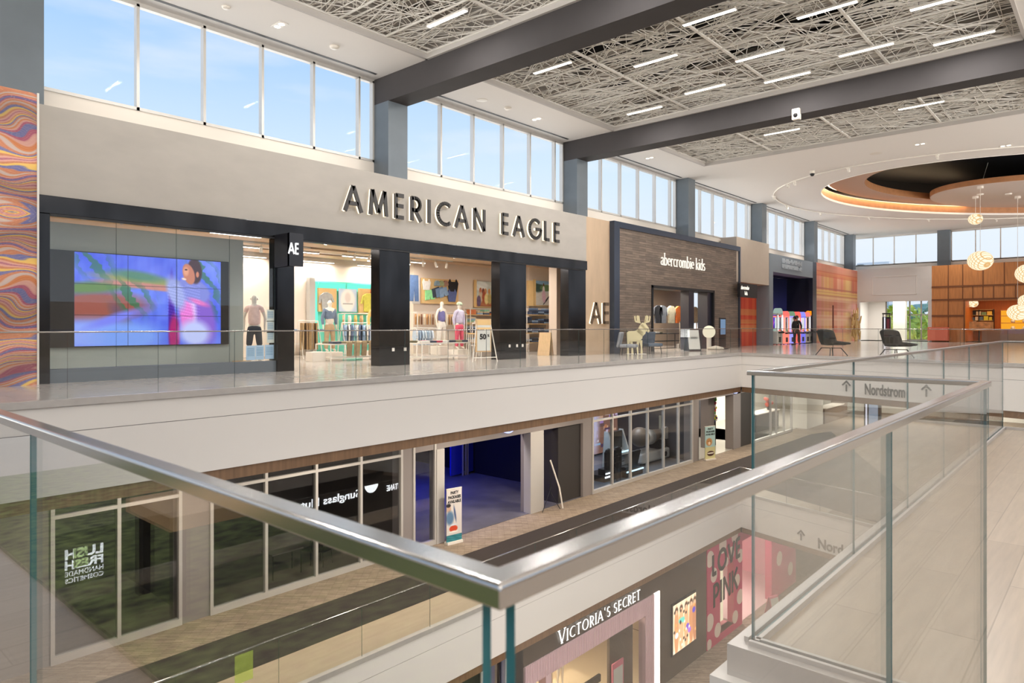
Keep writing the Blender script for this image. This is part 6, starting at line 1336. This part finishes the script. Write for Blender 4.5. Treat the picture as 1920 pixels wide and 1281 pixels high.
# ================= lowest level shops (plane Y=12.7)
Y1 = 12.7
vsd = mat('vs_dark_panel', rgb(88, 78, 70), .25, var=.08, scale=2); pinkr = mat('pink_fluted', rgb(222, 190, 194), .5)
def w1(x0, x1, z0, z1, m, lab, y=Y1, t=.4): return struct('wall_back', MB().box(x0, x1, y, y+t, z0, z1), m, lab)
w1(14.75, 26.25, -9.7, -8.95, vsd, 'dark panel band behind the VICTORIA\'S SECRET letters'); w1(22.4, 26.25, Z1, -9.7, vsd, 'dark glossy panel wall around the lit poster')
w1(-9, 13.0, Z1, -8.9, blackp, 'black storefront at the left of the lowest level'); w1(14.1, 14.75, Z1, -8.95, blackp, 'black jamb left of the pink frame')
t = thing('shop_window', 'blue lit narrow shop window left of the pink framed shop on the lowest level', 'shop window', (13.5, Y1, Z1)); MB().box(13.0, 13.08, Y1-.05, Y1+.1, Z1, -9).box(13.95, 14.1, Y1-.05, Y1+.1, Z1, -9).build('frame', mwhite, t); MB().box(13.08, 13.95, Y1+.05, Y1+.06, Z1, -9).build('pane', pglass, t); MB().box(13.05, 14, Y1+.8, Y1+.9, Z1, -9).build('lit_panel', emit('blue_panel', (.08, .14, .5, 1), .9), t)
t = thing('shop_front_frame', 'pale pink fluted frame of the lingerie shop entrance', 'shop front', (18.5, Y1, Z1))
mb = MB(); mb.box(14.8, 22.0, Y1-.03, Y1+.25, -10.3, -9.7).box(21.4, 22.0, Y1-.03, Y1+.25, Z1, -10.3).box(14.8, 15.0, Y1-.03, Y1+.25, Z1, -10.3).box(15.75, 16.0, Y1-.03, Y1+.25, Z1, -10.3)
mb.build('frame', pinkr, t); fl = MB(); x = 14.82
while x < 21.98:
    fl.box(x, x+.035, Y1-.05, Y1-.03, -10.3, -9.7) if x < 21.4 else fl.box(x, x+.035, Y1-.05, Y1-.03, Z1, -9.7); x += .075
fl.build('flutes', mat('pink_flute', rgb(230, 200, 204), .5), t)
MB().box(22.0, 22.4, Y1-.04, Y1+.25, Z1, -9.7).build('lit_edge', emit('vs_edge', (1, .9, .86, 1), 2.2), t)
MB().box(15.0, 21.4, Y1+.1, Y1+.11, Z1, -10.3).build('pane', pglass, t)
t = thing('store_sign', 'white glowing letters VICTORIA\'S SECRET over the pink frame', 'sign', (19.1, Y1-.03, -9.65))
W = sign_strokes("VICTORIA'S SECRET", (16.35, Y1-.02, -9.58), UX, UZ, .37, .042, .105, emit('vs_letters', (1, .98, .95, 1), 1.6), t, serif=True, off=.02, depth=.02, caps=[1.12]+[.92]*9+[1.12]+[.92]*5+[.92], sp=.36)
print('VS', W)
struct('floor', MB().box(14.8, 26, Y1+.4, 19, Z1, Z1+.02), mat('cream_floor', rgb(222, 200, 166), .3), 'cream floor inside the lingerie shop')
struct('wall_back', MB().box(14, 26.3, 19, 19.2, Z1, -9).box(26.1, 26.3, Y1+.4, 19, Z1, -9).box(14, 14.2, Y1+.4, 19, Z1, -9), mat('cream_lit2', rgb(226, 204, 176), .6), 'cream inner walls of the lingerie shop')
w1(19.9, 21.4, Z1, -10.3, vsd, 'dark partition behind the right window of the lingerie shop', Y1+.5, .1)
area('vs_light', (18, 15.2, -9.3), (4, 2), 330, (1, .85, .66)); area('vs_light', (24, 15, -9.3), (2, 2), 10, (1, .85, .66))
t = thing('display_table', 'dark edged display podium inside the lingerie shop', 'table', (18.6, 14.5, Z1)); MB().box(16.8, 20.6, 14.2, 15.4, Z1, Z1+.5).build('podium', mat('cream_floor', 0), t); MB().box(16.7, 20.7, 14.1, 14.2, Z1+.45, Z1+.7).build('front_edge', blackp, t)
t = thing('mannequin', 'cream mannequin in a pale robe inside the lingerie shop', 'mannequin', (18.5, 14.8, Z1+.5)); figure(t, mwhite, top=cl('robe', 226, 206, 186), bottom=cl('robe2', 214, 190, 168), h=1.8)
t = thing('mannequin', 'cream mannequin in a dark top beside the one in the pale robe', 'mannequin', (19.3, 14.9, Z1+.5)); figure(t, mwhite, top=cl('darklace', 70, 60, 60), h=1.8, sleeve=False)
t = thing('easel_notice', 'pink framed notice behind the lingerie shop glass', 'notice', (20.1, 13.0, Z1)); MB().box(19.75, 20.45, 12.98, 13.02, Z1+.8, Z1+1.75).build('frame', mat('rose', rgb(220, 120, 140), .5), t); MB().box(19.82, 20.38, 12.97, 12.98, Z1+.86, Z1+1.55).build('sheet', mat('sheet', 0), t); MB().tube((20.1, 13, Z1), (20.1, 13, Z1+.8), .03, 6).build('post', blackp, t)
def lightbox(U, V):
    im = const(U, (250, 226, 190)); r = np.random.RandomState(3)
    for x, c in ((.14, (214, 150, 104)), (.34, (236, 176, 130)), (.56, (228, 170, 124)), (.78, (206, 140, 96)), (.94, (190, 126, 90))):
        im = blob(im, U, V, x, .45, .1, .5, c, soft=.3); im = blob(im, U, V, x, .86, .07, .07, (90, 60, 44), soft=.4); im = blob(im, U, V, x, .82, .045, .05, (232, 180, 140), soft=.3)
    for x, y, c in ((.3, .62, (110, 210, 190)), (.42, .6, (110, 210, 190)), (.62, .4, (120, 80, 190)), (.9, .66, (90, 70, 180)), (.15, .35, (250, 240, 230)), (.7, .3, (170, 110, 210))): im = blob(im, U, V, x, y, .07, .06, c, soft=.3)
    for k in range(26): x, y = r.uniform(0, 1), r.uniform(.0, 1); im = blob(im, U, V, x, y, .03, .03, [(60, 44, 36), (255, 246, 220), (250, 170, 90)][r.randint(3)], soft=.8)
    return im
t = thing('lit_poster', 'bright light-box poster of swimwear figures on the dark wall beside the pink frame', 'poster', (24.25, Y1-.06, -12.4)); paint('image', (23.34, Y1-.07, -12.4), UX, UZ, 1.86, 1.85, 90, 90, lightbox, attrmat('lightbox', 1.4), t); MB().box(23.28, 25.26, Y1-.06, Y1, -12.46, -10.49).build('box', blackp, t)
# polka dot pink shop
pk = mat('hot_pink', rgb(206, 62, 104), .5); dotm = mat('dot_cream', rgb(236, 214, 200), .5)
def pinkwall(x0, x1, z0, z1, lab, dots):
    t = thing('shop_facade', lab, 'shop front', ((x0+x1)/2, Y1, Z1)); mb = MB()
    return t
t = thing('shop_facade', 'hot pink facade with cream polka dots and LOVE PINK lettering', 'shop front', (28, Y1, Z1))
mb = MB().box(26.28, 27.5, Y1-.02, Y1+.3, Z1, -8.95).box(28.92, 29.75, Y1-.02, Y1+.3, Z1, -8.95).box(27.5, 28.92, Y1-.02, Y1+.3, -10.3, -8.95).box(27.5, 28.92, Y1-.02, Y1+.3, Z1, -13.0)
mb.build('wall_panel', pk, t)
dm = MB()
for (x, z, r_) in ((26.55, -9.6, .34), (27.75, -9.3, .36), (28.95, -9.15, .33), (26.6, -11.1, .0), (26.5, -12.2, .36), (27.25, -12.75, .3), (29.55, -10.2, .3), (29.5, -12.0, .33), (28.3, -13.1, 0), (29.0, -12.75, .28), (26.9, -10.35, .3), (28.6, -9.85, .28), (26.45, -13.1, .22), (28.1, -10.1, .2), (29.2, -11.2, .28)):
    if r_: dm.prism([(max(26.29, min(29.74, x+r_*math.cos(2*PI*k/24))), max(Z1+.01, z+r_*math.sin(2*PI*k/24))) for k in range(24)], Y1-.03, Y1-.02)
dm.build('polka_dots', dotm, t)
MB().box(27.5, 28.92, Y1+.5, Y1+.55, -13.0, -10.3).build('lit_back', emit('cream_box', (1, .86, .58, 1), 1.0), t); MB().box(27.5, 28.92, Y1, Y1+.5, -13.02, -13.0).build('window_sill', mat('rose', 0), t)
MB().box(27.5, 28.92, Y1-.01, Y1, -13.0, -10.3).build('pane', pglass, t)
th_ = math.radians(0); blk = mat('black_letters', rgb(34, 24, 28), .5)
sign_strokes('LOVE', (26.75, Y1-.03, -10.35), (math.cos(.06), 0, math.sin(.06)), UZ, .85, .17, .2, blk, t, off=.0, depth=.015)
sign_strokes('PINK', (26.85, Y1-.03, -11.7), (math.cos(.06), 0, math.sin(.06)), UZ, .95, .15, .17, blk, t, off=.0, depth=.015)
t = thing('shop_facade', 'second hot pink polka dot facade right of the pink shop entrance', 'shop front', (34.2, Y1, Z1)); MB().box(33.2, 36.5, Y1-.02, Y1+.3, Z1, -8.95).box(29.75, 33.2, Y1-.02, Y1+.3, -9.6, -8.95).build('wall_panel', pk, t)
dm = MB(); [dm.prism([(x+r_*math.cos(2*PI*k/20), z+r_*math.sin(2*PI*k/20)) for k in range(20)], Y1-.03, Y1-.02) for x, z, r_ in ((30.6, -9.25, .26), (32, -9.2, .25), (35.6, -9.9, .33), (34.2, -11.5, .36), (35.7, -12.4, .34), (34, -9.9, .3))]; dm.build('polka_dots', dotm, t)
struct('wall_back', MB().box(26.3, 36.5, 17, 17.2, Z1, -9).box(36.3, 36.5, 13, 17, Z1, -9), mat('rose_wall', rgb(226, 170, 176), .6), 'rose inner walls of the pink shop')
struct('floor', MB().box(29.75, 36.3, Y1+.1, 17, Z1, Z1+.02), mat('rose_floor', rgb(222, 196, 190), .4), 'pale floor inside the pink shop')
area('pink_light', (31.5, 14.6, -9.2), (2, 2), 220, (1, .84, .8)); o = MB().box(30.9, 33.2, 15.9, 16.0, -10.9, -9.7).build('lit_shelves', emit('rose_white', (1, .8, .8, 1), 1.8)); tag(o, 'bright lit shelves inside the pink shop entrance', 'shelf')
for k in range(5): o = MB().prism(shirt(.4, .6), -.03, .03).build('pink_garment', cl('pinkg%d' % (k % 2), *((226, 120, 140), (240, 190, 180))[k % 2]), local=True); o.location = (30.2+.16*k, 14.6, -11.4); o.rotation_euler = (0, 0, .7); tag(o, 'pink or cream garment hanging in the pink shop entrance', 'garment', 'garments on the pink shop rail')
t = thing('clothes_rack', 'small rail of pink garments in the pink shop entrance', 'clothes rack', (30.5, 14.6, Z1)); MB().tube((30.0, 14.6, -10.75), (31.1, 14.6, -10.75), .02, 6).tube((30.0, 14.6, Z1), (30.0, 14.6, -10.75), .02, 6).tube((31.1, 14.6, Z1), (31.1, 14.6, -10.75), .02, 6).build('rail', wmetal, t)
q = PZ(1447, 1145, Z1); t = thing('a_frame_sign', 'pink A-frame sign with a printed sheet outside the pink shop', 'sign', (31.3, 11.9, Z1), -.3); MB().obox((0, -.14, .5), (.6, .03, 1.0), rx=-.22).build('front_frame', mat('rose', 0), t, local=True); MB().obox((0, -.16, .5), (.5, .02, .85), rx=-.22).build('sign_sheet', mat('sheet', 0), t, local=True); MB().obox((0, .14, .5), (.6, .03, 1.0), rx=.22).build('rear_frame', mat('rose', 0), t, local=True)
# hanging signs glimpsed under the middle floor (red and black)
# ================= signs on the near side, seen mirrored in the middle level glass
glow = emit('mirror_white', (.95, .97, 1, 1), 14)
t = thing('store_sign', 'white LUSH FRESH HANDMADE COSMETICS lettering, seen mirrored in the two-pane window', 'sign', (9.8, .95, -10.6))
for s_, z, h_ in (('LUSH', -9.86, .56), ('FRESH', -10.3, .5), ('HANDMADE', -10.6, .3), ('COSMETICS', -10.88, .28)): text(s_, (10.55, .93, z), (-1, 0, 0), UZ, h_, glow, t, .02, bold={.56: .022, .5: .018}.get(h_, 0), w=1.46)
t = thing('store_sign', 'white sunglass hut lettering with a half disc logo, seen mirrored in the four-pane window', 'sign', (21.5, .95, -10.2))
text('Sunglass Hut', (24.1, .93, -9.95), (-1, 0, 0), UZ, .62, glow, t, .02, bold=.01, w=3.9); xf(MB().prism([(.48*math.cos(PI+PI*k/16), .48*math.sin(PI+PI*k/16)) for k in range(17)], 0, .03, 'Z'), (24.9, .92, -9.4), (-1, 0, 0), UZ).build('logo', glow, t)
t = thing('store_sign', 'white L\'OCCITANE lettering, seen mirrored in the narrow window', 'sign', (26.6, .95, -10.2)); text("L'OCCITANE", (27.9, .93, -10.0), (-1, 0, 0), UZ, .5, glow, t, .02, bold=.005, w=1.85)
# rug and bench on our own floor, reflected in the glass
t = MB().box(-3.2, -.28, .8, 7.0, Z3N, Z3N+.015).build('moss_rug', mat('moss_pattern', rgb(96, 108, 62), .9, var=.9, scale=13, stretch=(1, 1.3, 1))); tag(t, 'green and dark moss-patterned rug on the near walkway, seen reflected in the left glass panel', 'rug')
t = thing('bench', 'light wood bench on the moss-patterned rug, seen reflected in the left glass panel', 'bench', (-1.0, 3.3, Z3N+.015)); MB().box(-1.6, -.5, 3.0, 3.5, Z3N+.40, Z3N+.46).build('seat', woodl, t)
for a in (-1.55, -.58):
    for b in (3.03, 3.42): MB().box(a, a+.05, b, b+.05, Z3N+.015, Z3N+.40).build('leg', blackp, t)
# green notice on the lower rail, white kiosk reflected
x, y, z = PY(459, 1250, YE); mf, nt_, out_m = nodes('lime_film'); tr = nt_.nodes.new('ShaderNodeBsdfTransparent'); tr.inputs[0].default_value = (.9, 1, .7, 1); df = nt_.nodes.new('ShaderNodeBsdfDiffuse'); df.inputs[0].default_value = rgb(232, 246, 130)
mxs = nt_.nodes.new('ShaderNodeMixShader'); mxs.inputs[0].default_value = .2; nt_.links.new(tr.outputs[0], mxs.inputs[1]); nt_.links.new(df.outputs[0], mxs.inputs[2]); nt_.links.new(mxs.outputs[0], out_m.inputs[0])
t = MB().box(x-.18, x+.18, YE+.03, YE+.034, z-.3, z+.24).build('green_notice', mf); tag(t, 'translucent yellow-green notice stuck on the middle level glass railing', 'notice')
for i, (x, y) in enumerate([(6, 14.8), (11, 14.8), (16, 14.8), (21, 14.8), (26, 14.8), (31, 14), (36, 15)]):
    area('corridor_fill', (x, y, -2.87), (.4, .4), 150, (1, .86, .7))  # soffit lamps without fixtures, added to brighten the middle level
area('corridor_fill', (33, 9, -9.05), (2, 2), 160, (1, .86, .72))  # added lamp without a fixture, brightens the lowest level
for x in (8, 14, 20, 26):
    l = bpy.data.lights.new('void_fill_spot', 'SPOT'); l.energy = 900; l.spot_size = 1.5; l.spot_blend = .8; l.color = (1, .95, .88); l.shadow_soft_size = .1  # unseen spots without fixtures, added to brighten the lowest shop fronts
    o = bpy.data.objects.new('void_fill_spot', l); C.objects.link(o); o.location = (x, 1.25, -2.75); o.rotation_euler = (math.atan2(11.3, 7.2), 0, 0)
for o in list(bpy.data.objects):
    if o.type == 'EMPTY' and not o.children and o.get('label'): bpy.data.objects.remove(o)
